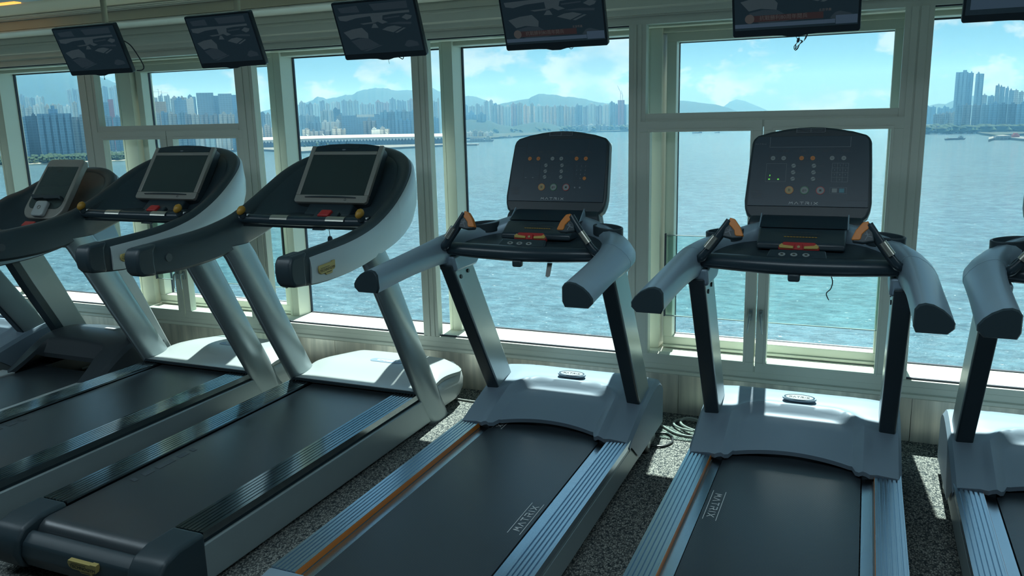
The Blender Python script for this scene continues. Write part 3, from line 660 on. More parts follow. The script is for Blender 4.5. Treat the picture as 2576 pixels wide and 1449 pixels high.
def technogym(cx, label, bar_y=3.47):
    global OFF
    t = thing('treadmill', (cx, 3.1, 0), label, 'treadmill'); OFF = Vector((0, 3.1, 0))
    belt_loop(.286, 2.0, 3.90, .208, .08).build('belt', 'belt2', t, ang=25)
    fr = MB()
    for s in (-1, 1):
        a, b = sorted((s*.445, s*.428)); fr.prism([(2.12, .03), (2.105, .10), (2.11, .178), (4.05, .178), (4.05, .02), (2.16, .02)], 'x', a, b)
    fr.build('side_skirt', 'panel', t, bevel=.006, seg=2)
    MB().box(-.425, -.292, 2.10, 4.02, .05, .20).box(.292, .425, 2.10, 4.02, .05, .20).build('deck_frame', 'black', t)
    for s in (-1, 1):
        a, b = sorted((s*.296, s*.434)); groove_rail(a, b, 2.155, 3.815, .222, 7, .005).build('side_rail', 'rail2', t, ang=20)
    # rear cover
    for s in (-1, 1):
        MB().prism([(1.925, .05), (1.905, .11), (1.915, .165), (1.95, .205), (2.02, .225), (2.153, .2255), (2.153, .03), (1.96, .03)], 'x', *sorted((s*.290, s*.447))).build('rear_corner_cap', 'black', t, bevel=.016, seg=3)
    rc = MB().prism([(1.945, .05), (1.925, .10), (1.935, .150), (1.965, .178), (1.99, .185), (2.01, .05)], 'x', -.29, .29).build('rear_cover', 'black', t, bevel=.008, seg=2)
    pf = Fr((.06, 1.921, .125), (1, 0, 0), (0, -.12, .99))
    pl = [(-.075, .012), (-.068, .026), (.045, .026), (.05, .030), (.078, .030), (.074, -.004), (.066, -.012), (.048, -.014), (.044, -.027), (-.012, -.027), (-.020, -.016), (-.055, -.016), (-.072, -.006)]
    MB(pf).prism([(x, y*.9) for x, y in pl], 'z', -.014, .004).build('logo_plate', 'logo', rc, bevel=.001)
    def wordmark(fr_, par, z, sc_=1, m='logodk'):
        text('wordmark', 'TECHNOGYM', .020*sc_, m, fr_, par, at=(.0, -.001*sc_, z), xs=1.05, shear=.15)
        MB(fr_).box(-.055*sc_, .02*sc_, .012*sc_, .014*sc_, z, z+.0008).box(-.01*sc_, .035*sc_, -.018*sc_, -.016*sc_, z, z+.0008).build('wordmark_rule', m, par)
    wordmark(pf, rc, .0045)
    # hood
    nx, ny = 40, 26; vs = []; fs = []
    for i in range(nx+1):
        u = -1+2*i/nx; au = abs(u)
        for j in range(ny+1):
            v = j/ny; y = 3.80+.63*v
            hw = .428+.030*sstep(0, .35, v)
            x = u*hw
            yb = 4.435-.05*au**3
            y = 3.80+(yb-3.80)*v
            r_ = .09                                             # rounded rear corners
            if v > .8: x = u*(hw-r_*(1-math.sqrt(max(0, 1-((v-.8)/.2)**2)))*.9)
            z = .243+.050*sstep(0, .45, v)-.035*sstep(.45, 1.0, v)
            z -= .030*sstep(.62, 1.0, au)*sstep(.0, .3, v)*(.5+.5*au)
            z -= .018*sstep(.93, 1, max(au, v))
            vs.append((x, y, z))
    W = ny+1
    for i in range(nx):
        for j in range(ny): fs.append((i*W+j, (i+1)*W+j, (i+1)*W+j+1, i*W+j+1))
    hm = MB().add(vs, fs)
    edge = [i*W for i in range(nx+1)]+[nx*W+j for j in range(1, ny+1)]+[i*W+ny for i in range(nx-1, -1, -1)]+[j for j in range(ny-1, 0, -1)]
    k0 = len(hm.v); n = len(edge)
    for e in edge: v = vs[e]; hm.v.append((v[0]*.99, v[1], v[2]-.022))
    hm.f += [(edge[i], edge[(i+1) % n], k0+(i+1) % n, k0+i) for i in range(n)]+[tuple(range(k0, k0+n))]
    hd = hm.build('motor_hood', 'thood', t, ang=30)
    lowp = [(-.42, 3.84), (.42, 3.84), (.458, 4.0), (.460, 4.25), (.44, 4.36), (.38, 4.425), (-.38, 4.425), (-.44, 4.36), (-.460, 4.25), (-.458, 4.0)]
    cen = Vector((0, 4.1))
    secs = []
    for sc_, z in ((.86, .03), (.95, .05), (.995, .10), (1.0, .16), (.985, .195), (.95, .212)): secs.append([(p[0]*sc_, cen.y+(p[1]-cen.y)*sc_, z) for p in lowp])
    MB().loft(secs).build('motor_housing', 'thood', t, bevel=.0, ang=40)
    MB().loft([[(p[0]*.93, cen.y+(p[1]-cen.y)*.93, z) for p in lowp] for z in (.19, .235)]).build('hood_gap', 'black', t)
    MB().prism([(3.81, .215), (3.795, .226), (3.795, .240), (3.83, .240), (3.83, .215)], 'x', -.428, .428).build('hood_front_lip', 'black', t)
    hf = Fr((.05, 4.115, .2935), (1, 0, 0), (0, 1, .0))
    st_ = [(-.085+.03*cos(pi/2+pi*i/8), .03*sin(pi/2+pi*i/8)) for i in range(9)]+[(.085+.03*cos(-pi/2+pi*i/8), .03*sin(-pi/2+pi*i/8)) for i in range(9)]
    MB(hf).prism(st_, 'z', -.004, .0012).build('hood_badge_pad', 'pad', hd)
    MB(hf).prism([(x*.95, y*.62) for x, y in pl], 'z', .001, .002).build('hood_badge', 'white', hd)
    text('hood_wordmark', 'TECHNOGYM', .018, 'pad', hf, hd, at=(0, 0, .0024), xs=1.05, shear=.1)
    # uprights: leaning oval tubes
    for s in (-1, 1):
        pts = [(s*.428, 4.035, -.0), (s*.430, 3.975, .10), (s*.432, 3.70, .60), (s*.432, 3.47, 1.03), (s*.432, 3.42, 1.10)]
        secs = []
        for k, p in enumerate(pts):
            w = (.036, .040, .041, .043, .043)[k]; d = (.112, .112, .110, .112, .114)[k]
            q = []
            for i in range(20):
                a = 2*pi*i/20; q.append((p[0]+w*cos(a)*(1 if abs(cos(a)) < .9 else 1), p[1]+d*sin(a), p[2]+(0 if k in (0,) else .0)))
            secs.append(q)
        MB().loft(secs).build('upright', 'tsilver', t, ang=60)
    body, pr_, pl_ = shroud(SH, t, 'tshroud', 'black')
    # arm end caps and the embossed side lettering
    for s in (-1, 1):
        MB().prism([(2.745, 1.075), (2.738, 1.115), (2.742, 1.155), (2.76, 1.183), (2.87, 1.190), (2.848, 1.16), (2.845, 1.10), (2.850, 1.042), (2.765, 1.050)], 'x', *sorted((s*.390, s*.476))).build('arm_end_cap', 'black', t, bevel=.014, seg=3)
        df = Fr((s*.392, 2.93, 1.115), (0, 1, 0), (0, 0, 1))
        MB(df).disc(0, 0, .020, -.003, .003, 24).build('round_cap', 'armd', t)
    lf = Fr((.4825, 2.985, 1.095), (0, 1, .05), (0, -.05, 1))
    lg = MB(lf).prism([(x*.82, y*.95) for x, y in pl], 'z', -.004, .0035).build('side_logo', 'logo', pr_, bevel=.002)
    wordmark(lf, lg, .0037, .85)
    # crossbar with sensors, joysticks and stop button
    cb = MB().tube([(-.41, bar_y, 1.238), (-.2, bar_y-.012, 1.236), (0, bar_y-.016, 1.236), (.2, bar_y-.012, 1.236), (.41, bar_y, 1.238)], .026, 16).build('crossbar', 'blacks', t, ang=60)
    MB().box(-.40, .40, bar_y-.002, bar_y+.03, 1.196, 1.210).build('crossbar_trim', 'rail2', cb)
    for x0, x1 in ((-.185, -.075), (.165, .275)):
        arc_strip(x0, x1, bar_y-.014, 1.2365, .0268).build('pulse_sensor', 'sensor', cb)
    for s in (-1, 1):
        jx = s*.372
        j = MB().tube([(jx, bar_y-.02, 1.250), (jx, bar_y-.028, 1.268)], .020, 14).build('joystick_base', 'black', cb)
        MB().tube([(jx-.006, bar_y-.054, 1.266), (jx-.004, bar_y-.050, 1.270), (jx-.001, bar_y-.040, 1.281), (jx+.003, bar_y-.030, 1.291), (jx+.007, bar_y-.020, 1.298), (jx+.009, bar_y-.016, 1.300)], [.006, .014, .020, .021, .015, .007], 14).build('joystick_knob', 'mustard', j, ang=60)
        MB(Fr((jx+.035, bar_y-.028, 1.262), (1, 0, 0), (0, .8, .6))).prism([(-.004, -.006), (.006, -.008), (.004, 0), (.008, .008), (0, .004), (-.007, .006)], 'z', 0, .001).build('runner_mark', 'white', cb)
    sf = Fr((.105, bar_y+.045, 1.268), (1, 0, 0), (0, .8, .6))
    MB(sf).prism([(-.034, -.022), (.030, -.022), (.040, .022), (-.022, .022)], 'z', -.02, .012).build('emergency_stop', 'red', t, bevel=.005)
    MB(sf).box(-.07, .075, -.03, .03, -.03, -.004).build('stop_housing', 'black', t, bevel=.006)
    MB().box(.06, .13, bar_y-.01, bar_y+.01, 1.190, 1.196).build('bar_clip', 'black', cb)
    # console
    cf = Fr((.0, 3.705, 1.306), (1, 0, 0), (0, .587, .81))
    out = [(-.236, .012), (-.224, .0), (.224, .0), (.236, .012), (.232, .34), (.222, .362), (.13, .374), (0, .379), (-.13, .374), (-.222, .362), (-.232, .34)]
    body = MB(cf).prism(out, 'z', -.07, -.006).build('console', 'black', t, bevel=.012, seg=3)
    fr_ = MB(cf)
    fr_.prism([(-.236, .010), (-.225, -.001), (.225, -.001), (.236, .010), (.236, .046), (-.236, .046)], 'z', -.02, .003)
    fr_.box(-.236, -.208, .046, .362, -.02, .003).box(.208, .236, .046, .362, -.02, .003).box(-.208, .208, .304, .326, -.02, .003)
    fr_.build('console_frame', 'frameg', body, bevel=.004)
    MB(cf).box(-.209, .209, .045, .305, -.008, .0).build('console_screen', 'screen', body)
    MB(cf).prism([(-.207, .327), (.207, .327), (.205, .360), (.12, .372), (0, .376), (-.12, .372), (-.205, .360)], 'z', -.02, .001).build('top_cap', 'blacks', body)
    MB(cf).box(-.105, .08, .345, .358, .0, .0025).build('top_vent', 'black', body)
    MB(cf).disc(-.015, .336, .012, .001, .003, 20, .004).build('maker_badge', 'print', body)
    sl = [(-.165+.33*i/12, .030-.006*(1-((i-6)/6)**2)*-1) for i in range(13)]
    MB(cf).prism(sl+[(.165, .026), (-.165, .026)], 'z', .002, .010).build('book_ledge', 'black', body, bevel=.001)
    MB(cf).ring(.10, .016, .005, .0068, .002, .004, 16).build('menu_button', 'black', body)
    MB().loft([[(-a, y0, z), (a, y0, z), (a, y1, z), (-a, y1, z)] for a, y0, y1, z in ((.15, 3.66, 3.80, 1.24), (.14, 3.74, 3.86, 1.31), (.13, 3.84, 3.95, 1.42))]).build('console_support', 'black', t, bevel=.01)
    # two stripe marks printed on the belt
    bf = Fr((-.225, 2.62, .208), (0, 1, 0), (-1, 0, 0)); mk = MB(bf)
    for x0, x1 in ((-.20, -.175), (-.14, -.085), (-.06, .04), (.07, .125), (.15, .175)): mk.prism([(x0, -.018), (x1, -.018), (x1+.008, .018), (x0+.008, .018)], 'z', .0006, .0012)
    mk.build('belt_marks', 'printdim', t)
    OFF = Vector((0, 0, 0))
    return t
t3 = technogym(-2.67, 'silver treadmill with gold logo on its rear cover and a fob hanging from its bar')
t2 = technogym(-3.857, 'silver treadmill with a wide screen, beside the one with the phone-shaped console')
fob = thing('key_fob', (-2.495, 3.45, 1.10), 'black key fob hanging on a cord from the bar of the screen treadmill', 'key fob')
OFF = Vector((-2.495, 3.45, 1.10))
MB(Fr((-2.495, 3.45, 1.150), (1, 0, 0), (0, 0, 1))).prism([(-.014, -.05), (.014, -.05), (.014, .0), (.010, .012), (0, .016), (-.010, .012), (-.014, .0)], 'z', -.004, .004).build('tag', 'blacks', fob, bevel=.002)
MB().tube([(-2.498, 3.45, 1.205), (-2.497, 3.45, 1.19), (-2.495, 3.45, 1.175), (-2.495, 3.45, 1.158)], .0016, 6).build('cord', 'cable_b', fob)
MB(Fr((-2.495, 3.445, 1.157), (1, 0, 0), (0, 0, 1))).ring(0, 0, .003, .005, -.001, .001, 14).build('ring', 'chrome', fob)
OFF = Vector((0, 0, 0))
# ------------------------------------------------------------------ the treadmill with the phone-shaped console
def rounded_treadmill(cx, label):
    global OFF
    t = thing('treadmill', (cx, 3.1, 0), label, 'treadmill'); OFF = Vector((0, 3.1, 0))
    belt_loop(.300, 1.95, 3.72, .142, .05).build('belt', 'belt2', t, ang=25)
    MB().box(-.425, -.305, 2.0, 4.1, .03, .13).box(.305, .425, 2.0, 4.1, .03, .13).build('deck_frame', 'black', t)
    for s in (-1, 1):
        a, b = sorted((s*.308, s*.430)); MB().prism([(a, .128), (a, .148), (a+.004, .153), (b-.004, .153), (b, .148), (b, .128)], 'y', 2.0, 3.50).build('side_rail', 'thood' , t)
    # domed hood with a scooped arch over the belt
    nx, ny = 48, 30; vs = []; fs = []
    for i in range(nx+1):
        u = -1+2*i/nx; x = u*.415; au = abs(u)
        for j in range(ny+1):
            v = j/ny; ed = sstep(.62, .80, au); y0 = 3.44+(1-ed)*.25; y = y0+(4.10-y0)*v
            dome = .150+.225*sstep(3.36, 3.90, y)-.035*sstep(3.95, 4.12, y)
            z = dome-.05*au**4
            if au < .74:
                arch = sstep(.74, .55, au); z -= .09*arch*(1-sstep(3.80, 3.95, y+.12*(au/.74)**2))*sstep(3.5, 3.72, y)*.0+.0
                z = min(z, .190+max(0, (y-3.66))*1.6) if arch > .4 else z
            vs.append((x, y, z-.02*sstep(.95, 1, au)))
    W = ny+1
    for i in range(nx):
        for j in range(ny): fs.append((i*W+j, (i+1)*W+j, (i+1)*W+j+1, i*W+j+1))
    hm = MB().add(vs, fs); edge = [i*W for i in range(nx+1)]+[nx*W+j for j in range(1, ny+1)]+[i*W+ny for i in range(nx-1, -1, -1)]+[j for j in range(ny-1, 0, -1)]
    k0 = len(hm.v); n = len(edge)
    for e in edge: v = vs[e]; fr_ = e % W == 0; hm.v.append((v[0], v[1], (v[2]-.03) if fr_ else .06))
    hm.f += [(edge[i], edge[(i+1) % n], k0+(i+1) % n, k0+i) for i in range(n)]
    hm.build('motor_hood', 'armd', t, ang=30)
    MB(Fr((.12, 3.93, .376), (1, 0, 0), (0, 1, 0))).box(-.05, .05, -.012, .012, -.003, .002).build('hood_plate', 'white', t)
    for s in (-1, 1):
        x0, x1 = sorted((s*.335, s*.412))
        u = MB().prism([(3.56, 1.08), (3.76, 1.08), (3.96, .66), (4.17, .20), (4.21, 0), (4.02, 0), (3.955, .28), (3.74, .70)], 'x', x0, x1).build('upright', 'thood', t, bevel=.008, seg=2)
        MB().prism([(3.515, 1.08), (3.565, 1.08), (3.745, .70), (3.96, .28), (4.025, 0), (3.975, 0), (3.905, .28), (3.69, .70)], 'x', x0-.001, x1+.001).build('upright_front_cover', 'black', u)
    P2 = [(x*.93, y-.02+(0 if y < 3.5 else -.02), a-.04, b-.075-(.05 if y > 3.8 else .02)) for x, y, a, b in SH]
    shroud(P2, t, 'armg', 'black', bz=1.10, by=3.40)
    MB().prism([(3.46, 1.02), (3.42, 1.13), (3.80, 1.16), (3.84, 1.03)], 'x', .325, .42).build('shroud_bracket', 'armg', t, bevel=.012)
    MB().prism([(3.46, 1.02), (3.42, 1.13), (3.80, 1.16), (3.84, 1.03)], 'x', -.42, -.325).build('shroud_bracket', 'armg', t, bevel=.012)
    MB().tube([(-.40, 3.36, 1.12), (0, 3.35, 1.115), (.40, 3.36, 1.12)], .022, 14).build('crossbar', 'blacks', t)
    MB().tube([(-.12, 3.349, 1.117), (-.02, 3.349, 1.117)], .0228, 14).build('pulse_sensor', 'sensor', t)
    MB(Fr((.10, 3.46, 1.155), (1, 0, 0), (0, .8, .6))).prism([(-.05, -.02), (.05, -.02), (.045, .02), (-.045, .02)], 'z', -.01, .012).build('emergency_stop', 'red', t, bevel=.004)
    cf = Fr((.0, 3.60, 1.175), (1, 0, 0), (0, .595, .803))
    def rr(x, y0, y1, r, r2=None, n=6):
        r2 = r2 or r; o = []
        for cx_, cy_, a0, q in ((x-r, y0+r, -pi/2, r), (x-r2, y1-r2, 0, r2), (-x+r2, y1-r2, pi/2, r2), (-x+r, y0+r, pi, r)):
            for i in range(n+1): a = a0+pi/2*i/n; o.append((cx_+q*cos(a), cy_+q*sin(a)))
        return o
    body = MB(cf).prism([(x*(1-.08*(y/.44)), y) for x, y in rr(.178, 0, .445, .09, .035)], 'z', -.045, .0).build('console', 'frameg', t, bevel=.008, seg=3)
    MB(cf).prism([(x*(1-.08*(y/.44)), y) for x, y in rr(.152, .07, .385, .05, .004)], 'z', -.002, .002).build('console_screen', 'screen', body)
    MB(cf).box(-.14, .14, .238, .2392, .002, .0026).box(-.03, .01, .365, .370, .002, .0026).box(-.02, .005, .345, .348, .002, .0026).build('screen_print', 'printdim', body)
    MB(cf).prism([(-.12, .145), (-.10, .128), (-.01, .135), (.01, .128), (.13, .135), (.155, .125), (.135, .155), (-.14, .160)], 'z', .002, .03).build('book_ledge', 'black', body, bevel=.002)
    MB(cf).prism([(x+.0, y) for x, y in rr(.052, .005, .115, .02)], 'z', .0, .030).build('keypad_pod', 'thood', body, bevel=.008, seg=3)
    MB(cf).ring(0, .065, .010, .014, .030, .033, 20).build('pod_button', 'frameg', body)
    OFF = Vector((0, 0, 0))
    return t
t1 = rounded_treadmill(-4.83, 'dark domed treadmill with a tall rounded grey console like a phone')
# ------------------------------------------------------------------ hanging televisions
M['pic'] = mat('tv_picture', (.006, .010, .014), .22, emit=((.0030, .0070, .0100), 1))
M['picl'] = mat('tv_picture_light_shapes', (.010, .014, .016), .22, emit=((.013, .020, .024), 1))
M['picm'] = mat('tv_picture_mid_shapes', (.008, .012, .015), .22, emit=((.007, .012, .016), 1))
PICL = [[(.03, .77), (.30, .785), (.62, .78), (.93, .79), (.93, .745), (.70, .74), (.56, .72), (.50, .68), (.45, .73), (.25, .71), (.12, .665), (.04, .69)], [(.44, .74), (.60, .75), (.58, .64), (.64, .59), (.57, .565), (.51, .62), (.40, .61), (.29, .60), (.33, .575), (.45, .585)],
        [(.42, .50), (.455, .58), (.485, .58), (.51, .495)], [(.05, .45), (.17, .50), (.30, .52), (.36, .40), (.35, .30), (.22, .33), (.12, .30)], [(.55, .455), (.62, .50), (.71, .515), (.80, .475), (.68, .385)], [(.70, .380), (.82, .465), (.845, .455), (.73, .37)],
        [(.82, .66), (.88, .715), (.95, .68), (.93, .63), (.88, .605)]]
PICM = [[(.12, .27), (.24, .31), (.35, .30), (.47, .16), (.34, .10), (.22, .07)], [(.24, .055), (.48, .155), (.505, .145), (.29, .045)], [(.78, .12), (.82, .20), (.86, .22), (.95, .17), (.96, .10), (.82, .08)], [(.60, .68), (.80, .70), (.80, .675), (.61, .655)],
        [(.62, .56), (.78, .58), (.93, .56), (.92, .52), (.74, .54)], [(.05, .93), (.30, .95), (.32, .82), (.08, .83)], [(.46, .96), (.92, .965), (.92, .83), (.50, .83)]]
M['banner'] = mat('tv_banner', (.02, .01, .01), .25, emit=((.012, .008, .009), .8))
M['ticker'] = mat('tv_ticker', (.02, .02, .03), .25, emit=((.016, .028, .042), .9))
M['tvtext'] = mat('tv_text', (.02, .02, .02), .3, emit=((.022, .022, .022), .9))
M['tvblue'] = mat('tv_blue', (.02, .02, .02), .3, emit=((.014, .026, .040), .9))
M['tvskin'] = mat('tv_figure', (.02, .02, .02), .3, emit=((.004, .010, .016), .9))
def tv(cx, w, h, label, yaw=0, kind='table', cable=0, zb=2.042):
    global OFF
    YT = 3.70
    t = thing('television', (cx, YT, zb+.15), label, 'television', None); OFF = Vector((cx, YT, zb+.15))
    u = Vector((cos(yaw), sin(yaw), 0)); tl = .36
    v = Vector((0, -sin(tl), cos(tl))); v = (v - u*v.dot(u)).normalized()
    f = Fr((cx, YT, zb), u, v); a = w/2
    out = [(-a, .008), (-a+.006, .001), (-.09, .001), (-.05, -.001), (-.02, -.008), (.02, -.008), (.05, -.001), (.09, .001), (a-.006, .001), (a, .008), (a, h-.006), (a-.006, h), (-a+.006, h), (-a, h-.006)]
    b = MB(f).prism(out, 'z', -.028, 0).build('casing', 'tv', t, bevel=.003)
    MB(f).box(-a+.010, a-.010, .030, h-.010, -.004, .0006).build('screen', 'pic', t)
    MB(f).prism([(-.13, .05), (.13, .05), (.11, h-.06), (-.11, h-.06)], 'z', -.055, -.026).build('rear_housing', 'tv', t, bevel=.008)
    if kind != 'host':
        sw, sh_ = w-.020, h-.040
        for nm, pp, mm, zz in (('picture_light_shapes', PICL, 'picl', .0008), ('picture_mid_shapes', PICM, 'picm', .0008)):
            q_ = MB(f)
            for p_ in pp: q_.prism([(-sw/2+a_*sw, .030+b_*sh_) for a_, b_ in p_], 'z', .0005, zz)
            q_.build(nm, mm, t)
    if kind == 'table':
        MB(f).box(-a+.06, a-.14, .062, .088, .0006, .0012).build('caption_banner', 'banner', t)
        MB(f).box(-a+.010, a-.095, .040, .056, .0006, .0012).build('news_ticker', 'ticker', t)
        MB(f).box(-a+.095+a*2-.188, a-.012, .036, .070, .0006, .0014).build('clock_box', 'ticker', t)
        MB(f).disc(-a+.07, .076, .019, .0006, .0018, 20).build('caption_emblem', 'tvtext', t)
        text('caption_lettering', '抗戰勝利80周年閱兵', .021, 'tvtext', f, t, at=(-.045, .076, .0016), ext=.0002)
        text('side_lettering', '北京早晨', .012, 'tvtext', f, t, at=(.115, .094, .001), ext=.0002)
    if kind == 'host':
        MB(f).box(-a+.025, .02, .05, h-.03, .0006, .001).box(.04, a-.02, .05, h-.03, .0006, .001).build('inset_panels', 'tvblue', t)
        MB(f).prism([(-.19, .085), (-.18, .105), (-.14, .118), (-.135, .15), (-.10, .15), (-.095, .118), (-.06, .105), (-.055, .085)], 'z', .001, .0014).build('presenter_figure', 'tvskin', t)
    top = f((0, h*.55, -.05))
    MB().tube([tuple(top), (cx, 3.772, top.z+.02), (cx, 3.772, ZC)], [.010, .0175, .0175], 12).build('ceiling_pole', 'pole', t)
    MB().box(cx-.035, cx+.035, 3.745, 3.80, zb+.15, zb+.295).build('mount', 'tv', t, bevel=.004)
    g = f((.0, -.008, -.014))
    if cable == 1:
        p0 = f((a-.004, h*.62, -.03)); MB().tube(smooth_path([tuple(p0), (p0.x+.03, p0.y+.02, p0.z-.03), (p0.x+.075, p0.y+.035, p0.z-.11), (p0.x+.082, p0.y+.045, p0.z-.15), (p0.x+.055, p0.y+.05, p0.z-.165), (p0.x+.02, p0.y+.05, p0.z-.165)]), .0035, 8).build('cable', 'cable_b', t)
        MB().tube([tuple(g), (g.x, g.y, g.z-.015), (g.x, g.y, g.z-.026)], [.0015, .0015, .003], 8).build('cable_end', 'cable_b', t)
    if cable == 2:
        p0 = f((-a+.01, h*.72, -.03)); MB().tube(smooth_path([tuple(p0), (p0.x-.03, p0.y+.02, p0.z+.006), (p0.x-.06, p0.y+.03, p0.z+.004)]), .004, 8).build('cable', 'cable_b', t)
    if cable == 3:
        e = f((.07, .0, -.014)); MB().tube(smooth_path([(e.x-.01, e.y, e.z+.004), (e.x+.01, e.y, e.z-.006), (e.x+.022, e.y, e.z-.012), (e.x+.028, e.y, e.z-.004), (e.x+.028, e.y, e.z+.01)]), .0022, 8).tube([tuple(f((.01, -.006, -.01))), tuple(f((.012, -.03, -.005)))], .0009, 6).build('cable', 'cable_b', t)
    if cable == 4:
        e = f((.06, .0, -.014)); MB().tube(smooth_path([(e.x, e.y, e.z+.003), (e.x+.002, e.y, e.z-.006), (e.x+.009, e.y, e.z-.009), (e.x+.016, e.y, e.z-.005), (e.x+.017, e.y, e.z+.004)]), .0014, 8).build('cable', 'cable_b', t)
    if cable == 5:
        e = f((.0, -.004, -.014)); ex, ey, ez = e.x+.014, e.y, e.z
        mb = MB().tube([(ex-.014, ey, ez), (ex-.006, ey, ez-.014), (ex+.002, ey, ez-.022)], .0012, 6).tube([(ex+.004, ey, ez+.003), (ex+.002, ey, ez-.02)], .0012, 6)
        mb.tube([(ex+.001, ey, ez-.013), (ex-.002, ey, ez-.030)], .0055, 10)
        for k, (dx, dz) in enumerate(((-.012, -.062), (-.016, -.058), (-.008, -.060))):
            mb.tube(smooth_path([(ex, ey, ez-.028), (ex-.008, ey, ez-.036), (ex+dx, ey, ez+dz+.012), (ex+dx+.002, ey+.002, ez+dz), (ex+dx+.009, ey, ez+dz+.008), (ex+.006, ey, ez-.038), (ex+.012+k*.003, ey, ez-.028), (ex+.008, ey, ez-.022), (ex+.001, ey, ez-.024)]), .0014, 6)
        mb.build('cable_bundle', 'cable_b', t)
        MB().tube([(ex+.037, ey, ez+.006), (ex+.033, ey, ez-.004), (ex+.027, ey, ez-.016), (ex+.022, ey, ez-.026)], [.0012, .003, .003, .0010], 8).build('cable_plug', 'cable_b', t)
    OFF = Vector((0, 0, 0))
    return t
tv(-4.235, .505, .288, 'hanging television with a loose loop of cable at its right side, leftmost of the row', 0, '', 1)
tv(-3.235, .455, .288, 'hanging television with a short cable poking out on its left, second from the left', -.02, '', 2)
tv(-2.262, .480, .290, 'hanging television with a small cable loop and thread below, above the loop-armed screen treadmill', -.015, '', 3)
tv(-1.345, .498, .290, 'hanging television above the treadmill with orange-keyed console, red caption on screen', .0, 'table', 4)
tv(-.300, .498, .300, 'hanging television with a knotted cable bundle and plug dangling below', -.012, 'table', 5)
tv(.555, .50, .300, 'hanging television in the top right corner showing a presenter, cut off by the frame', 0, 'host', 0, 2.048)
# ------------------------------------------------------------------ harbour and far shore
SEA = -60.0
def water():
    m = bpy.data.materials.new('sea_water'); m.use_nodes = True; nt = m.node_tree; n = nt.nodes; l = nt.links; b = n['Principled BSDF']
    b.inputs['Base Color'].default_value = (.055, .19, .20, 1); b.inputs['Roughness'].default_value = .10; b.inputs['Specular IOR Level'].default_value = .5
    tc = n.new('ShaderNodeTexCoord'); mp = n.new('ShaderNodeMapping'); mp.inputs['Scale'].default_value = (.55, 1, 1); l.new(tc.outputs['Object'], mp.inputs[0])
    a = n.new('ShaderNodeTexNoise'); a.inputs['Scale'].default_value = .30; a.inputs['Detail'].default_value = 5; a.inputs['Roughness'].default_value = .62
    c = n.new('ShaderNodeTexNoise'); c.inputs['Scale'].default_value = .02; c.inputs['Detail'].default_value = 3
    l.new(mp.outputs[0], a.inputs['Vector']); l.new(mp.outputs[0], c.inputs['Vector'])
    bp = n.new('ShaderNodeBump'); bp.inputs['Strength'].default_value = 1; bp.inputs['Distance'].default_value = 2.6
    l.new(a.outputs['Fac'], bp.inputs['Height']); l.new(bp.outputs[0], b.inputs['Normal'])
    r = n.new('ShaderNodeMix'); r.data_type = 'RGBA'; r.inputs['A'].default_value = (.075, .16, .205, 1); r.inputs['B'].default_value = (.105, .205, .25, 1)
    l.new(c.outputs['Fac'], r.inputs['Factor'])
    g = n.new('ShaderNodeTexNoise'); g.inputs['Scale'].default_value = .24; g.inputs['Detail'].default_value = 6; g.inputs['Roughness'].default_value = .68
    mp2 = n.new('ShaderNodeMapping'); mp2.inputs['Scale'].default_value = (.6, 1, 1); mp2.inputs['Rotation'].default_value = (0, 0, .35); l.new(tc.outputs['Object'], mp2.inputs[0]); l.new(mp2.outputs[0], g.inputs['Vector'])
    gr = n.new('ShaderNodeValToRGB'); gr.color_ramp.elements[0].position = .38; gr.color_ramp.elements[0].color = (.72, .72, .74, 1); gr.color_ramp.elements[1].position = .66; gr.color_ramp.elements[1].color = (1.6, 1.5, 1.45, 1)  # lighter and darker wave reflections painted into the water colour
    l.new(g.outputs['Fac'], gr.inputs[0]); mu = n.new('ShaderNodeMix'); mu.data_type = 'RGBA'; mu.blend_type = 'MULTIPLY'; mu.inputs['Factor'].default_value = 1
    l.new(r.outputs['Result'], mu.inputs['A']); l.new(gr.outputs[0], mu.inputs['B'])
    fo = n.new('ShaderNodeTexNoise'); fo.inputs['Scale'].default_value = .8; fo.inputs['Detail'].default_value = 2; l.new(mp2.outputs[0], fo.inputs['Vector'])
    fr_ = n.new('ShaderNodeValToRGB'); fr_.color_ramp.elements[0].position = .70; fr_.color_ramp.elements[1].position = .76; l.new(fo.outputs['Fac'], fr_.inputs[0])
    mf = n.new('ShaderNodeMix'); mf.data_type = 'RGBA'; mf.inputs['B'].default_value = (.8, .85, .85, 1); l.new(fr_.outputs[0], mf.inputs['Factor']); l.new(mu.outputs['Result'], mf.inputs['A'])  # white flecks in the colour, for foam and painted sun sparkle
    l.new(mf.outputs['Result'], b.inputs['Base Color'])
    return m
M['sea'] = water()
def facade(name, col, rough=.6, stripe=.35, vx=0):
    m = bpy.data.materials.new(name); m.use_nodes = True; nt = m.node_tree; n = nt.nodes; l = nt.links; b = n['Principled BSDF']
    b.inputs['Roughness'].default_value = rough
    tc = n.new('ShaderNodeTexCoord'); br = n.new('ShaderNodeTexBrick'); br.offset = 0
    mp = n.new('ShaderNodeMapping'); mp.inputs['Rotation'].default_value = (pi/2, 0, 0)
    l.new(tc.outputs['Object'], mp.inputs[0]); l.new(mp.outputs[0], br.inputs['Vector'])
    br.inputs['Scale'].default_value = .5; br.inputs['Mortar Size'].default_value = .35; br.inputs['Row Height'].default_value = 2.4; br.inputs['Brick Width'].default_value = 3.2
    br.inputs['Color1'].default_value = (*[c*(1-stripe) for c in col], 1); br.inputs['Color2'].default_value = (*[c*(1-stripe*.7) for c in col], 1); br.inputs['Mortar'].default_value = (*col, 1)
    l.new(br.outputs['Color'], b.inputs['Base Color'])
    return m
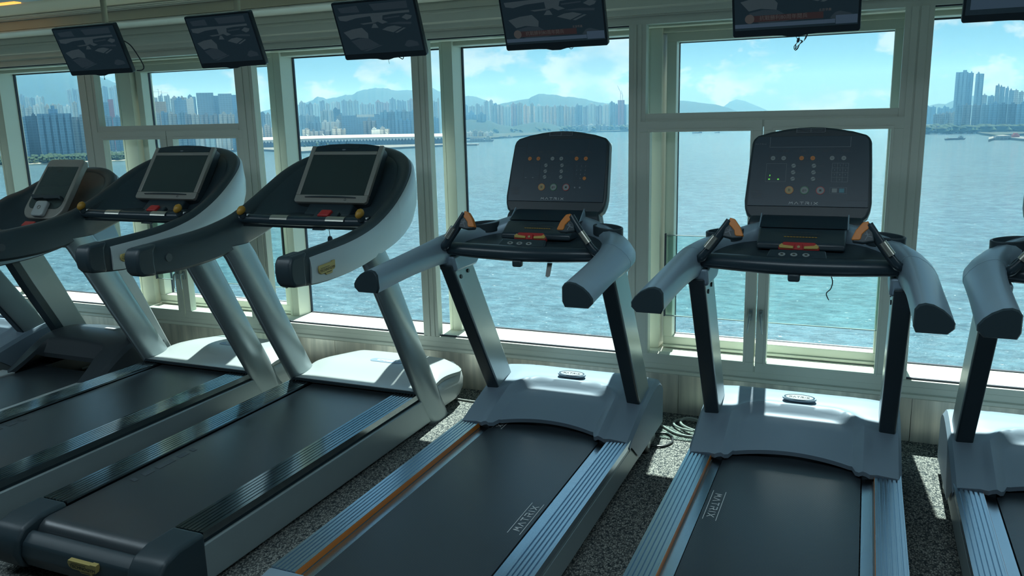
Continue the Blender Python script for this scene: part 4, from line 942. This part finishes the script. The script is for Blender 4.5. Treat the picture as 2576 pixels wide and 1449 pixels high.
M['f_pale'] = facade('pale_facade', (.52, .50, .44)); M['f_cream'] = facade('cream_facade', (.60, .50, .36)); M['f_pink'] = facade('pink_facade', (.52, .38, .33))
M['f_grey'] = facade('grey_facade', (.30, .32, .33)); M['f_glass'] = facade('glass_facade', (.22, .32, .40), .3, .3); M['f_dark'] = facade('dark_facade', (.12, .18, .24), .35, .4)
M['f_blue'] = facade('blue_glass_facade', (.20, .34, .48), .25, .3); M['f_white'] = facade('white_facade', (.75, .75, .70), .5, .15); M['f_red'] = facade('red_facade', (.50, .16, .14), .6, .1)
M['f_orange'] = facade('scaffold_orange_facade', (.55, .36, .2), .7, .2)
M['hill'] = mat('wooded_hillside', (.025, .050, .040), .95, noise_amt=.5, nscale=.02, spec=.05)
M['land'] = mat('shore_land', (.05, .07, .055), .95, noise_amt=.6, nscale=.03, spec=.05)
M['trees'] = mat('waterfront_trees', (.035, .065, .035), .95, noise_amt=.5, nscale=.06, spec=.05)
M['quay'] = mat('quay_stone', (.14, .15, .14), .85)
M['sand'] = mat('pale_seawall', (.62, .56, .42), .85)
M['roofw'] = mat('white_roof', (.85, .85, .80), .4)
M['hull'] = mat('dark_hull', (.06, .07, .08), .6)
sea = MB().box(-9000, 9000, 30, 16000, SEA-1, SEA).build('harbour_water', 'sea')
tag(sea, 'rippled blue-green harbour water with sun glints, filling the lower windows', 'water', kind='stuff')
NB = 0
def tower(name, px0, px1, ytop, D, m, label, group, depth=None, roof=True, ribs=True, cat='building', slab=False):
    """one building of the far shore, standing on the ground at distance D"""
    p0, p1 = far(px0, ytop, D), far(px1, ytop, D)
    a = (p0+p1)/2; w = max(4, (Vector((p1.x, p1.y))-Vector((p0.x, p0.y))).length); zt = a.z; h = zt-SEA
    dep = depth or min(w*.9, 45)
    ang = math.atan2(a.y, a.x)-pi/2
    t = MB(); hw, hd = w/2, dep/2
    if ribs and not slab:
        n = max(2, min(5, int(w/9))); pl = []; st_ = 2*hw/n
        for i in range(n):                                    # bay windows front and back
            x = -hw+i*st_; pl += [(x+.03*st_, -hd), (x+.70*st_, -hd), (x+.74*st_, -hd+dep*.22), (x+.97*st_, -hd+dep*.22)]
        pl += [(hw, -hd), (hw, hd), (-hw, hd)]
        t.prism([(x, y) for x, y in pl], 'z', 0, h)
    else: t.box(-hw, hw, -hd, hd, 0, h)
    if roof:
        r_ = random.uniform(.25, .5); c_ = random.uniform(-.25, .25)*w; rh = max(4, min(12, w*.25))
        t.box(c_-hw*r_, c_+hw*r_, -hd*.5, hd*.5, h-1, h+rh*.7)
        if random.random() < .5: t.box(c_-hw*r_*.4, c_+hw*r_*.4, -hd*.3, hd*.3, h+rh*.6, h+rh*1.2)
    o = t.build(name, m); o.location = (a.x, a.y, SEA); o.rotation_euler = (0, 0, ang)
    return tag(o, label, cat, group)
def row(x0, x1, y0, y1, w0, w1, D0, D1, mats, label, group, gap=(0, 3), name='tower_block', **k):
    x = x0
    while x < x1-w0*.5:
        w = min(random.uniform(w0, w1), x1-x); f = (x-x0)/max(1, x1-x0)
        yt = (y0[0]+(y0[1]-y0[0])*f)+random.uniform(-y1, y1) if isinstance(y0, tuple) else y0+random.uniform(-y1, y1)
        tower(name, x, x+w, yt, random.uniform(D0, D1), random.choice(mats), label, group, **k)
        x += w+random.uniform(*gap)
# ---- hills
def hill(name, pts, D, dep, label, rough=.06, z0=None):
    """a ridge standing at distance D whose skyline passes through the surveyed points"""
    P = [far(x, y, D) for x, y in pts]
    fine = []
    for i in range(len(P)-1):
        for j in range(8): fine.append(P[i].lerp(P[i+1], j/8))
    fine.append(P[-1]); vs = []; fs = []; m_ = 9
    for i, p in enumerate(fine):
        d = Vector((p.x, p.y, 0)).normalized(); h = p.z-SEA
        jit = noise.noise(Vector((i*.37, D*.01, 1.3)))*h*.02+noise.noise(Vector((i*1.9, D*.01, 4)))*h*.012
        for k in range(m_+1):
            u = k/m_; q = 1-abs(u-.6)/.6 if u < .6 else 1-(u-.6)/.4
            hh = (h+jit)*sstep(0, 1, q)*(1+0*u)
            hh += noise.noise(Vector((p.x*.004, p.y*.004+u*3, u*4)))*h*.10*(q*(1-q)*4)
            b = p+d*((u-.6)*dep); vs.append((b.x, b.y, SEA+max(-1, hh)))
    W = m_+1
    for i in range(len(fine)-1):
        for k in range(m_): fs.append((i*W+k, (i+1)*W+k, (i+1)*W+k+1, i*W+k+1))
    o = MB().add(vs, fs).build(name, 'hill', ang=60); return tag(o, label, 'hill')
hill('mountain', [(-260, 260), (-120, 225), (0, 199), (40, 187), (100, 181), (160, 181), (200, 185), (235, 190), (290, 208), (330, 228), (400, 262), (470, 290)], 4200, 1500, 'broad blue mountain behind the towers at the left edge')
hill('ridge', [(560, 300), (650, 282), (690, 271), (755, 262), (785, 252), (800, 242), (822, 248), (850, 243), (868, 237), (885, 238), (905, 227), (930, 222), (955, 220), (975, 223), (1000, 227), (1030, 226), (1050, 229), (1075, 229), (1088, 222), (1104, 230), (1130, 238), (1165, 243), (1180, 240), (1200, 244), (1225, 252), (1250, 262), (1290, 280)], 4600, 1400, 'long wooded ridge behind the towers, left of the construction crane')
hill('ridge', [(1230, 272), (1260, 260), (1290, 254), (1330, 248), (1345, 240), (1355, 236), (1385, 238), (1400, 239), (1412, 243), (1440, 244), (1470, 248), (1500, 256), (1530, 260), (1580, 262), (1640, 258), (1705, 253), (1730, 254), (1760, 259), (1800, 263), (1830, 270), (1870, 285)], 4000, 900, 'wooded ridge in the middle with a steep knob at its left end')
hill('hill', [(1780, 285), (1815, 272), (1835, 256), (1853, 249), (1875, 254), (1900, 264), (1930, 277), (1960, 284)], 5600, 800, 'small far cone-shaped hill seen through the upper casement')
hill('hill', [(2290, 285), (2325, 270), (2345, 263), (2360, 260), (2378, 261), (2395, 253), (2412, 246), (2440, 240), (2500, 240), (2560, 246), (2640, 260)], 4300, 900, 'far hill behind the pair of very tall twin towers')
hill('hill', [(1155, 305), (1180, 300), (1230, 302), (1255, 312), (1290, 318), (1318, 311), (1345, 307), (1375, 308), (1400, 315), (1425, 325), (1450, 332)], 2750, 260, 'low wooded knoll on the shore in front of the pale apartment wall')
# ---- ground of the far shore
def land(name, pts, m, h, label, back=None):
    """pts: waterline points (x, y) surveyed on the sea surface"""
    g = []
    for x, y in pts:
        d = FW*F_PX+RT*(x-1288)-UP*(y-724.5); t = (SEA-CAMZ)/d.z; g.append((d.x*t, d.y*t))
    b = [(x*(1+back), y*(1+back)) for x, y in g[::-1]]
    return tag(MB().prism(g+b, 'z', SEA-.5, SEA+h).build(name, m), label, 'shore')
land('promenade', [(-150, 424), (40, 415), (120, 412), (240, 408), (310, 405), (420, 397)], 'land', 3, 'green waterfront strip with pale seawall at the far left', .45)
land('seawall', [(-150, 428), (40, 417.5), (120, 414), (240, 409.5), (310, 406.5), (420, 398)], 'sand', 2.2, 'pale beach-coloured seawall line below the left towers', .02)
land('quay', [(560, 384), (640, 379), (760, 386), (800, 383), (985, 376), (1045, 373), (1115, 369)], 'quay', 4, 'long quay under the white-roofed terminal', .25)
land('breakwater', [(1120, 368), (1200, 366), (1205, 364.5)], 'quay', 3, 'flat grey breakwater tip right of the terminal', .018)
land('shoreline', [(1120, 352), (1180, 350), (1240, 350), (1300, 346), (1400, 337), (1500, 333), (1600, 331), (1700, 330), (1900, 326)], 'land', 4, 'distant green shoreline below the middle towers', .7)
land('shoreline', [(2280, 329), (2326, 329), (2360, 330), (2435, 331), (2470, 340), (2512, 346), (2540, 343), (2640, 338)], 'land', 4, 'green park shoreline curving at the right edge', .6)
land('pier', [(2486, 357), (2500, 353), (2520, 350), (2580, 356), (2640, 360)], 'quay', 4, 'dark pier with reddish buildings at the right edge', .06)
# ---- buildings, left to right
PB = ['f_pale', 'f_pale', 'f_white', 'f_grey']
row(4, 62, (236, 240), 6, 9, 13, 3000, 3200, PB, 'pale slim tower high on the hillside at the far left', 'hillside towers at the far left')
row(62, 110, 246, 3, 10, 14, 2900, 3100, PB, 'pale tower in the small cluster below the mountain', 'cluster below the mountain')
row(105, 200, (268, 258), 5, 12, 20, 2600, 2800, ['f_white', 'f_pale', 'f_cream'], 'low pale block behind the blue apartment slabs', 'pale blocks behind the slabs')
row(168, 205, 226, 3, 9, 12, 3100, 3200, PB, 'pale tower standing just left of the first casement', 'towers left of the first casement')
row(12, 110, (272, 262), 6, 12, 20, 2400, 2500, ['f_white', 'f_pale'], 'pale mid-rise block above the blue slabs on the left', 'mid-rise blocks on the left')
tower('apartment_slab', 22, 62, 294, 1750, 'f_blue', 'blue apartment slab with a pale edge, leftmost of the front row', None, 40, slab=True)
tower('apartment_slab', 62, 92, 292, 1780, 'f_dark', 'dark apartment slab, second of the front row from the left', None, 40, slab=True)
tower('apartment_slab', 92, 178, 286, 1760, 'f_blue', 'widest blue apartment slab of the front row at the left', None, 40)
tower('apartment_slab', 180, 216, 294, 1770, 'f_grey', 'apartment slab with gridded balconies beside the first window post', None, 40)
tower('apartment_slab', 216, 262, 300, 1850, 'f_glass', 'striped glass block low behind the first casement', None, 40, slab=True)
row(232, 300, (224, 219), 4, 9, 13, 2900, 3100, PB, 'slim pale tower seen through the narrow upper casement strip', 'towers in the narrow casement strip')
tower('office_tower', 253, 272, 257, 2100, 'f_glass', 'dark glass office tower beside a red one', None, roof=False, slab=True)
tower('office_tower', 270, 284, 250, 2150, 'f_red', 'narrow red-fronted office tower seen in the first casement strip', None, roof=False, slab=True)
row(262, 380, 292, 5, 16, 26, 2000, 2100, ['f_glass', 'f_grey'], 'low glass block behind the first casement frame', 'glass blocks behind the casement')
tower('construction_block', 384, 417, 256, 2050, 'f_orange', 'tan block under construction wrapped in scaffolding', None, roof=False, slab=True)
row(380, 428, 243, 3, 12, 16, 2500, 2600, ['f_cream', 'f_pale'], 'cream tower behind the scaffolded block', 'cream towers behind the scaffolding')
row(428, 492, 246, 3, 16, 24, 2300, 2400, ['f_glass', 'f_pale'], 'office block between the scaffolded block and the slanted-top tower', 'office blocks in the first casement')
tower('office_tower', 438, 470, 252, 2050, 'f_blue', 'blue glass office tower with rounded corner', None, slab=True)
tower('office_tower', 468, 486, 248, 2000, 'f_white', 'white-edged office tower with a bright corner', None, slab=True)
tower('office_tower', 493, 536, 234, 2150, 'f_glass', 'large glass tower with a flat bright roof line', None, roof=False, slab=True)
tower('office_tower', 534, 552, 241, 2180, 'f_glass', 'glass tower shoulder right of the large one', None, roof=False, slab=True)
tower('office_tower', 548, 582, 236, 2120, 'f_glass', 'pale glass tower with slightly sloping top', None, roof=False, slab=True)
tower('office_tower', 580, 606, 239, 2160, 'f_blue', 'blue glass tower beside the second window post', None, roof=False, slab=True)
row(385, 610, 288, 6, 14, 24, 1900, 1980, ['f_glass', 'f_dark', 'f_grey', 'f_pale'], 'mid-rise office block in the front row of the first casement', 'front offices of the first casement')
row(400, 600, 330, 6, 14, 30, 1800, 1860, ['f_white', 'f_grey', 'f_glass'], 'low waterfront building glimpsed above the tablet console', 'low waterfront buildings')
tower('office_tower', 640, 652, 257, 2100, 'f_blue', 'narrow dark blue tower right of the second window post', None, slab=True)
row(652, 690, 287, 4, 10, 16, 2200, 2300, ['f_pale', 'f_glass'], 'grey-blue tower in the narrow second strip', 'towers in the second strip')
row(640, 690, 318, 5, 10, 18, 1950, 2050, ['f_glass', 'f_pale'], 'low block in the narrow second strip', 'low blocks in the second strip')
row(752, 905, (262, 254), 5, 10, 17, 2900, 3100, PB, 'pale slender apartment tower below the ridge', 'apartment towers below the ridge')
row(905, 1050, (258, 254), 7, 10, 20, 3000, 3200, ['f_pale', 'f_grey', 'f_white', 'f_pink'], 'pale hillside apartment tower right of the slender ones', 'hillside apartment towers')
row(752, 860, 285, 9, 13, 22, 2500, 2600, ['f_glass', 'f_grey', 'f_pale'], 'grey-blue mid-rise block below the slender towers', 'mid-rise blocks below the towers')
tower('office_tower', 838, 855, 275, 2350, 'f_dark', 'dark office tower in front of the slender apartment towers', None, slab=True)
tower('office_tower', 846, 860, 291, 2150, 'f_grey', 'grey striped office tower', None, slab=True)
big = tower('office_block', 860, 955, 290, 2080, 'f_blue', 'large dark blue office block with a white sign band', None, 60, roof=False, slab=True)
tower('office_block', 896, 953, 288, 2140, 'f_dark', 'dark stepped top behind the blue office block', None, 60, roof=False, slab=True)
sgn = tower('sign_board', 897, 941, 288, 2040, 'f_white', 'white sign band on the big blue office block', None, 3, roof=False, slab=True, cat='sign')
sgn.scale = (1, 1, 1)
def shorten(o, keep):   # leave only the top part of a block (a sign up on a roof)
    h = max(v.co.z for v in o.data.vertices)
    for v in o.data.vertices:
        if v.co.z < h*.5: v.co.z = h-keep
shorten(sgn, 6)
tower('apartment_block', 913, 946, 304, 1980, 'f_grey', 'ribbed grey apartment block in front of the blue office block', None)
tower('apartment_block', 934, 956, 326, 1900, 'f_white', 'pale low block on the waterfront', None, slab=True)
tower('apartment_block', 956, 980, 325, 1900, 'f_pale', 'pale striped low block on the waterfront', None)
row(955, 1050, 281, 2, 16, 22, 2300, 2350, ['f_glass', 'f_grey'], 'long ribbed apartment wall, upper tier', 'ribbed apartment wall upper tier', gap=(0, 0))
row(955, 1050, 302, 2, 16, 22, 2100, 2150, ['f_glass', 'f_blue'], 'long ribbed apartment wall, lower tier', 'ribbed apartment wall lower tier', gap=(0, 0))
row(760, 870, 328, 4, 16, 30, 1900, 1960, ['f_glass', 'f_grey', 'f_pale'], 'low warehouse by the water left of the blue office block', 'low warehouses by the water')
row(770, 860, 308, 6, 14, 24, 2050, 2150, ['f_glass', 'f_blue', 'f_white'], 'mid-rise block left of the blue office block', 'mid-rise blocks by the office block')
row(1078, 1104, 252, 5, 8, 13, 2800, 2900, ['f_cream', 'f_pale'], 'cream tower in the narrow third strip', 'cream towers in the third strip')
row(1076, 1106, 300, 5, 10, 16, 2300, 2400, ['f_glass', 'f_blue'], 'blue block low in the narrow third strip', 'blue blocks in the third strip')
row(1165, 1250, (268, 254), 6, 9, 15, 3100, 3200, ['f_glass', 'f_pale', 'f_grey'], 'grey-blue hillside tower left of the apartment wall', 'hillside towers left of the wall')
row(1165, 1222, 289, 3, 24, 34, 2700, 2800, ['f_blue', 'f_glass'], 'flat dark block on the hillside', 'dark hillside blocks')
W1 = ['f_cream', 'f_pale', 'f_pink', 'f_cream', 'f_white']
row(1234, 1342, (264, 262), 5, 13, 17, 2850, 2950, W1, 'cream and pink apartment tower at the left end of the apartment wall', 'left end of the apartment wall', gap=(0, 2))
row(1330, 1500, (269, 266), 3, 14, 19, 2850, 2950, ['f_pale', 'f_white', 'f_grey', 'f_cream'], 'pale apartment tower in the middle of the apartment wall', 'middle of the apartment wall', gap=(0, 2))
row(1480, 1582, (264, 260), 4, 13, 18, 2850, 2950, ['f_pale', 'f_white', 'f_grey'], 'pale apartment tower at the right end of the apartment wall', 'right end of the apartment wall', gap=(0, 2))
tower('tower_block', 1554, 1571, 252, 2900, 'f_red', 'tower topped with red netting under the crane', None, roof=False)
row(1165, 1240, 332, 4, 8, 16, 2300, 2400, ['f_white', 'f_pale', 'f_cream'], 'small pale shore building left of the orange-keyed console', 'small shore buildings')
row(1440, 1582, 316, 5, 12, 26, 2650, 2750, ['f_glass', 'f_white', 'f_grey'], 'low industrial building on the shore right of the console', 'low industrial buildings')
tower('office_tower', 2405, 2436, 182, 2500, 'f_glass', 'very tall glass tower, left of the pair at the right edge', None, 60)
tower('office_tower', 2436, 2450, 184, 2520, 'f_blue', 'slim blue wing of the very tall left tower', None, 50)
tower('office_tower', 2455, 2476, 186, 2480, 'f_glass', 'very tall glass tower, right of the pair at the right edge', None, 50)
row(2505, 2580, (216, 236), 3, 9, 14, 2400, 2450, ['f_grey', 'f_pale', 'f_glass'], 'stepped tower right of the very tall pair', 'stepped towers at the right edge', gap=(0, 1))
row(2470, 2512, 242, 3, 12, 16, 2500, 2550, ['f_pale', 'f_glass'], 'round-topped block between the tall pair and the stepped towers', 'blocks between the towers')
row(2404, 2490, 264, 1, 17, 22, 2000, 2040, ['f_glass', 'f_grey'], 'ribbed apartment block in the front row of the right shore', 'front row on the right shore', gap=(1, 2))
row(2488, 2620, 261, 1, 20, 26, 1980, 2020, ['f_blue', 'f_dark', 'f_blue'], 'dark blue apartment block at the right edge', 'dark blue blocks at the right edge', gap=(0, 1))
row(2348, 2402, (287, 283), 1, 8, 11, 2100, 2150, ['f_pale', 'f_grey'], 'pale ribbed block left of the very tall pair', 'pale blocks left of the tall pair', gap=(0, 0))
row(2328, 2402, 270, 4, 10, 16, 2700, 2800, ['f_glass', 'f_blue'], 'blue-grey block behind the pale ribbed ones', 'blue-grey blocks on the right shore')
row(2326, 2500, 319, 3, 10, 18, 1950, 1990, ['f_white', 'f_grey', 'f_pale'], 'small building among the trees on the right shore', 'small buildings among the trees', gap=(2, 12))
# ---- trees along the shores (nobody could count them)
def treeline(name, x0, x1, y0, y1, D, n, label, s=(6, 11)):
    mb = MB()
    for i in range(n):
        x = random.uniform(x0, x1); f = (x-x0)/(x1-x0); p = far(x, 300, D*random.uniform(.98, 1.06)); r = random.uniform(*s)
        q = [];  k = 7
        for z, rr in ((0, .6), (.35, 1), (.75, .8), (1.0, .3)): q.append([(p.x+r*rr*cos(2*pi*j/k+z*3)*random.uniform(.85, 1.15), p.y+r*rr*sin(2*pi*j/k), SEA+3+z*r*1.1) for j in range(k)])
        mb.loft(q)
    return tag(mb.build(name, 'trees', ang=60), label, 'trees', kind='stuff')
treeline('tree_line', -20, 330, 0, 0, 1580, 150, 'bushy green trees along the left promenade')
treeline('tree_line', 2326, 2580, 0, 0, 2010-40, 150, 'bushy trees along the park shoreline on the right', (8, 15))
treeline('tree_line', 1150, 1600, 0, 0, 2700, 170, 'dark trees along the distant middle shoreline', (8, 16))
treeline('tree_line', 760, 1060, 0, 0, 1880, 110, 'green trees behind the long white terminal', (6, 12))
# ---- cruise terminal: long white roof over a dark glazed hall
def terminal():
    t0 = thing('cruise_terminal', (0, 0, SEA), 'long cruise terminal with a white roof and scalloped edge on the quay', 'building')
    A = far(600, 300, 1930); B = far(1118, 300, 1800)
    a = Vector((A.x, A.y, 0)); b = Vector((B.x, B.y, 0)); d = (b-a).normalized(); q = Vector((-d.y, d.x, 0)); L = (b-a).length
    t0.location = (a.x, a.y, SEA); rot = math.atan2(d.y, d.x); t0.rotation_euler = (0, 0, rot)
    MB().box(0, L, 0, 60, 4, 17).build('glazed_hall', 'f_dark', t0)
    MB().box(-6, L+6, -8, 68, 2, 5).build('apron', 'quay', t0)
    r = MB(); s = []
    for i in range(25):
        x = -10+(L+20)*i/24; z = 22+1.8*sin(i/24*pi)
        s.append([(x, -7, z-5.5), (x, -9, z-3), (x, -5, z), (x, 30, z+2.2), (x, 66, z), (x, 66, z-3)])
    r.loft(s); r.build('roof', 'roofw', t0, ang=50)
    sc_ = MB(); n = 64
    for i in range(n):
        x = L*(i+.5)/n; w = L/n
        sc_.prism([(x-w*.5, 17.5), (x+w*.5, 17.5), (x, 12.5)], 'y', -7.5, -6.5)
    sc_.build('scalloped_edge', 'roofw', t0)
    dome = MB()
    for k in range(1):
        secs = []
        for z, rr in ((0, 1), (8, .96), (15, .8), (20, .5), (22, .1)): secs.append([(-40+52*rr*cos(2*pi*j/20), 26+30*rr*sin(2*pi*j/20), 4+z*.9) for j in range(20)])
        dome.loft(secs)
    dome.build('domed_end_hall', 'roofw', t0, ang=60)
    m_ = MB()
    for x in (L*.34, L*.42, L*.73): m_.tube([(x, 10, 22), (x-9, 10, 30)], .8, 6)
    m_.build('roof_masts', 'roofw', t0)
terminal()
# ---- cranes and vessels
def crane(px, yb, yt, D, label, jib=(1, .3)):
    p = far(px, yb, D); q = far(px, yt, D); h = q.z-p.z; r = Vector((RT.x, RT.y, 0)).normalized()
    o = MB().tube([(0, 0, 0), (0, 0, h)], .9, 4).tube([tuple(-r*h*.35*jib[0]+Vector((0, 0, h*.72))), tuple(r*h*.9*jib[0]+Vector((0, 0, h*(.72+jib[1]))))], .7, 4).tube([(0, 0, h), tuple(r*h*.6*jib[0]+Vector((0, 0, h*(.74+jib[1]*.66))))], .3, 4).build('tower_crane', 'f_white')
    o.location = p; return tag(o, label, 'crane')
crane(400, 247, 224, 2450, 'tower crane with a level jib over the scaffolded block, left one', (-1, 0))
crane(408, 247, 228, 2460, 'tower crane with a level jib over the scaffolded block, right one', (1, -.02))
crane(1561, 253, 232, 2900, 'luffing tower crane on the red-netted tower, left one', (-.45, 1.1))
crane(1566, 253, 238, 2900, 'luffing tower crane on the red-netted tower, right one', (-.25, 1.0))
def vessel(px, py, L, m, label, kind=0):
    d = FW*F_PX+RT*(px-1288)-UP*(py-724.5); t = (SEA-CAMZ)/d.z; a = thing('vessel', (d.x*t, d.y*t, SEA), label, 'boat'); a.rotation_euler = (0, 0, YAW)
    MB().prism([(-L/2, 0), (-L/2-1, L*.08), (L/2+L*.05, L*.09), (L/2-L*.03, 0)], 'y', -L*.09, L*.09).build('hull', 'hull' if kind == 0 else 'f_grey', a)
    MB().box(L*.2, L*.42, -L*.06, L*.06, L*.08, L*.17).box(L*.25, L*.36, -L*.04, L*.04, L*.16, L*.22).build('deckhouse', m, a)
    MB().box(-L*.38, L*.14, -L*.07, L*.07, L*.08, L*.11+(.0 if kind == 0 else L*.03)).build('cargo', 'f_grey', a)
vessel(2402, 352, 32, 'f_grey', 'dark barge on the water near the right shore')
vessel(1754, 335, 26, 'f_grey', 'small boat just below the transom, left one')
vessel(1804, 334, 14, 'f_grey', 'tiny boat just below the transom, right one')
vessel(1208, 357, 62, 'f_pale', 'grey barge with white deckhouse left of the orange-keyed console', 1)
vessel(1270, 348, 40, 'f_pale', 'low ferry near the middle shoreline', 1)
vessel(2530, 352, 50, 'f_red', 'vessel with reddish cabins moored at the right pier', 1)
# ------------------------------------------------------------------ light
HAZE = 1
if HAZE:
    hz = MB().box(-7000, 7000, 700, 7000, SEA+.5, 260); ho = hz.build('sea_haze', M['glass'])
    m = bpy.data.materials.new('haze'); m.use_nodes = True; n = m.node_tree.nodes; n.clear(); o = n.new('ShaderNodeOutputMaterial'); v = n.new('ShaderNodeVolumeScatter')
    v.inputs['Color'].default_value = (.20, .56, 1, 1); v.inputs['Density'].default_value = .00030; v.inputs['Anisotropy'].default_value = .25
    m.node_tree.links.new(v.outputs[0], o.inputs['Volume']); ho.data.materials.clear(); ho.data.materials.append(m)
    tag(ho, 'thin blue summer haze over the harbour and the far shore', 'haze', kind='stuff')
w = bpy.data.worlds.new('sky'); sc.world = w; w.use_nodes = True; nt = w.node_tree; n = nt.nodes; l = nt.links; n.clear()
out = n.new('ShaderNodeOutputWorld'); bg = n.new('ShaderNodeBackground'); l.new(bg.outputs[0], out.inputs[0])
tc = n.new('ShaderNodeTexCoord'); sep = n.new('ShaderNodeSeparateXYZ'); l.new(tc.outputs['Generated'], sep.inputs[0])
ramp = n.new('ShaderNodeValToRGB'); e = ramp.color_ramp.elements
e[0].position = .48; e[0].color = (.30, .42, .46, 1); e[1].position = 1; e[1].color = (.12, .26, .42, 1)
for p_, c_ in ((.50, (.38, .66, .77, 1)), (.53, (.31, .61, .77, 1)), (.58, (.22, .53, .74, 1)), (.66, (.18, .45, .68, 1))): q = e.new(p_); q.color = c_
mr = n.new('ShaderNodeMapRange'); mr.inputs['From Min'].default_value = -1; l.new(sep.outputs['Z'], mr.inputs['Value']); l.new(mr.outputs[0], ramp.inputs[0])
# clouds: cumulus banks low over the horizon
mp = n.new('ShaderNodeMapping'); mp.inputs['Scale'].default_value = (1, 1, 1.9); mp.inputs['Location'].default_value = (.35, .2, .1); l.new(tc.outputs['Generated'], mp.inputs[0])
c1 = n.new('ShaderNodeTexNoise'); c1.inputs['Scale'].default_value = 11; c1.inputs['Detail'].default_value = 9; c1.inputs['Roughness'].default_value = .58; c1.inputs['Distortion'].default_value = .15
l.new(mp.outputs[0], c1.inputs['Vector'])
cr = n.new('ShaderNodeValToRGB'); cr.color_ramp.elements[0].position = .495; cr.color_ramp.elements[0].color = (0, 0, 0, 1); cr.color_ramp.elements[1].position = .555; cr.color_ramp.elements[1].color = (1, 1, 1, 1)
l.new(c1.outputs['Fac'], cr.inputs[0])
c2 = n.new('ShaderNodeTexNoise'); c2.inputs['Scale'].default_value = 17; c2.inputs['Detail'].default_value = 5; l.new(mp.outputs[0], c2.inputs['Vector'])
sh = n.new('ShaderNodeValToRGB'); sh.color_ramp.elements[0].position = .38; sh.color_ramp.elements[0].color = (.40, .60, .69, 1); sh.color_ramp.elements[1].position = .60; sh.color_ramp.elements[1].color = (.92, 1.0, .98, 1)
l.new(c2.outputs['Fac'], sh.inputs[0])
mx = n.new('ShaderNodeMix'); mx.data_type = 'RGBA'; l.new(cr.outputs[0], mx.inputs['Factor']); l.new(ramp.outputs[0], mx.inputs['A']); l.new(sh.outputs[0], mx.inputs['B'])
l.new(mx.outputs['Result'], bg.inputs[0]); bg.inputs[1].default_value = .46
sd = bpy.data.lights.new('sun', 'SUN'); sd.energy = 7; sd.angle = R(.55); sd.color = (1, .97, .88); so = bpy.data.objects.new('sun', sd); C.objects.link(so)
so.rotation_euler = Vector((.10, -1, -1.755)).to_track_quat('-Z', 'Y').to_euler()
# unseen cool fill lights, added under the ceiling to brighten the interior
for i, (x, y) in enumerate(((-6.2, 1.5), (-3.2, 1.5), (-.2, 1.5), (2.8, 1.5))):
    ld = bpy.data.lights.new('fill_light', 'AREA'); ld.shape = 'RECTANGLE'; ld.size = 2.0; ld.size_y = .8; ld.energy = 13; ld.color = (.72, .90, 1)
    lo = bpy.data.objects.new('fill_light', ld); C.objects.link(lo); lo.location = (x, y, ZC-.03)
c = sc.cycles
c.use_denoising = True; c.max_bounces = 5; c.diffuse_bounces = 3; c.glossy_bounces = 3; c.transparent_max_bounces = 24; c.volume_bounces = 0; c.transmission_bounces = 2
c.sample_clamp_indirect = 4; c.sample_clamp_direct = 30; c.caustics_reflective = False; c.caustics_refractive = False; c.use_adaptive_sampling = True; c.adaptive_threshold = .035
vs_ = sc.view_settings; vs_.view_transform = 'Standard'; vs_.look = 'None'; vs_.gamma = 1; vs_.use_curve_mapping = False; vs_.exposure = 0.8
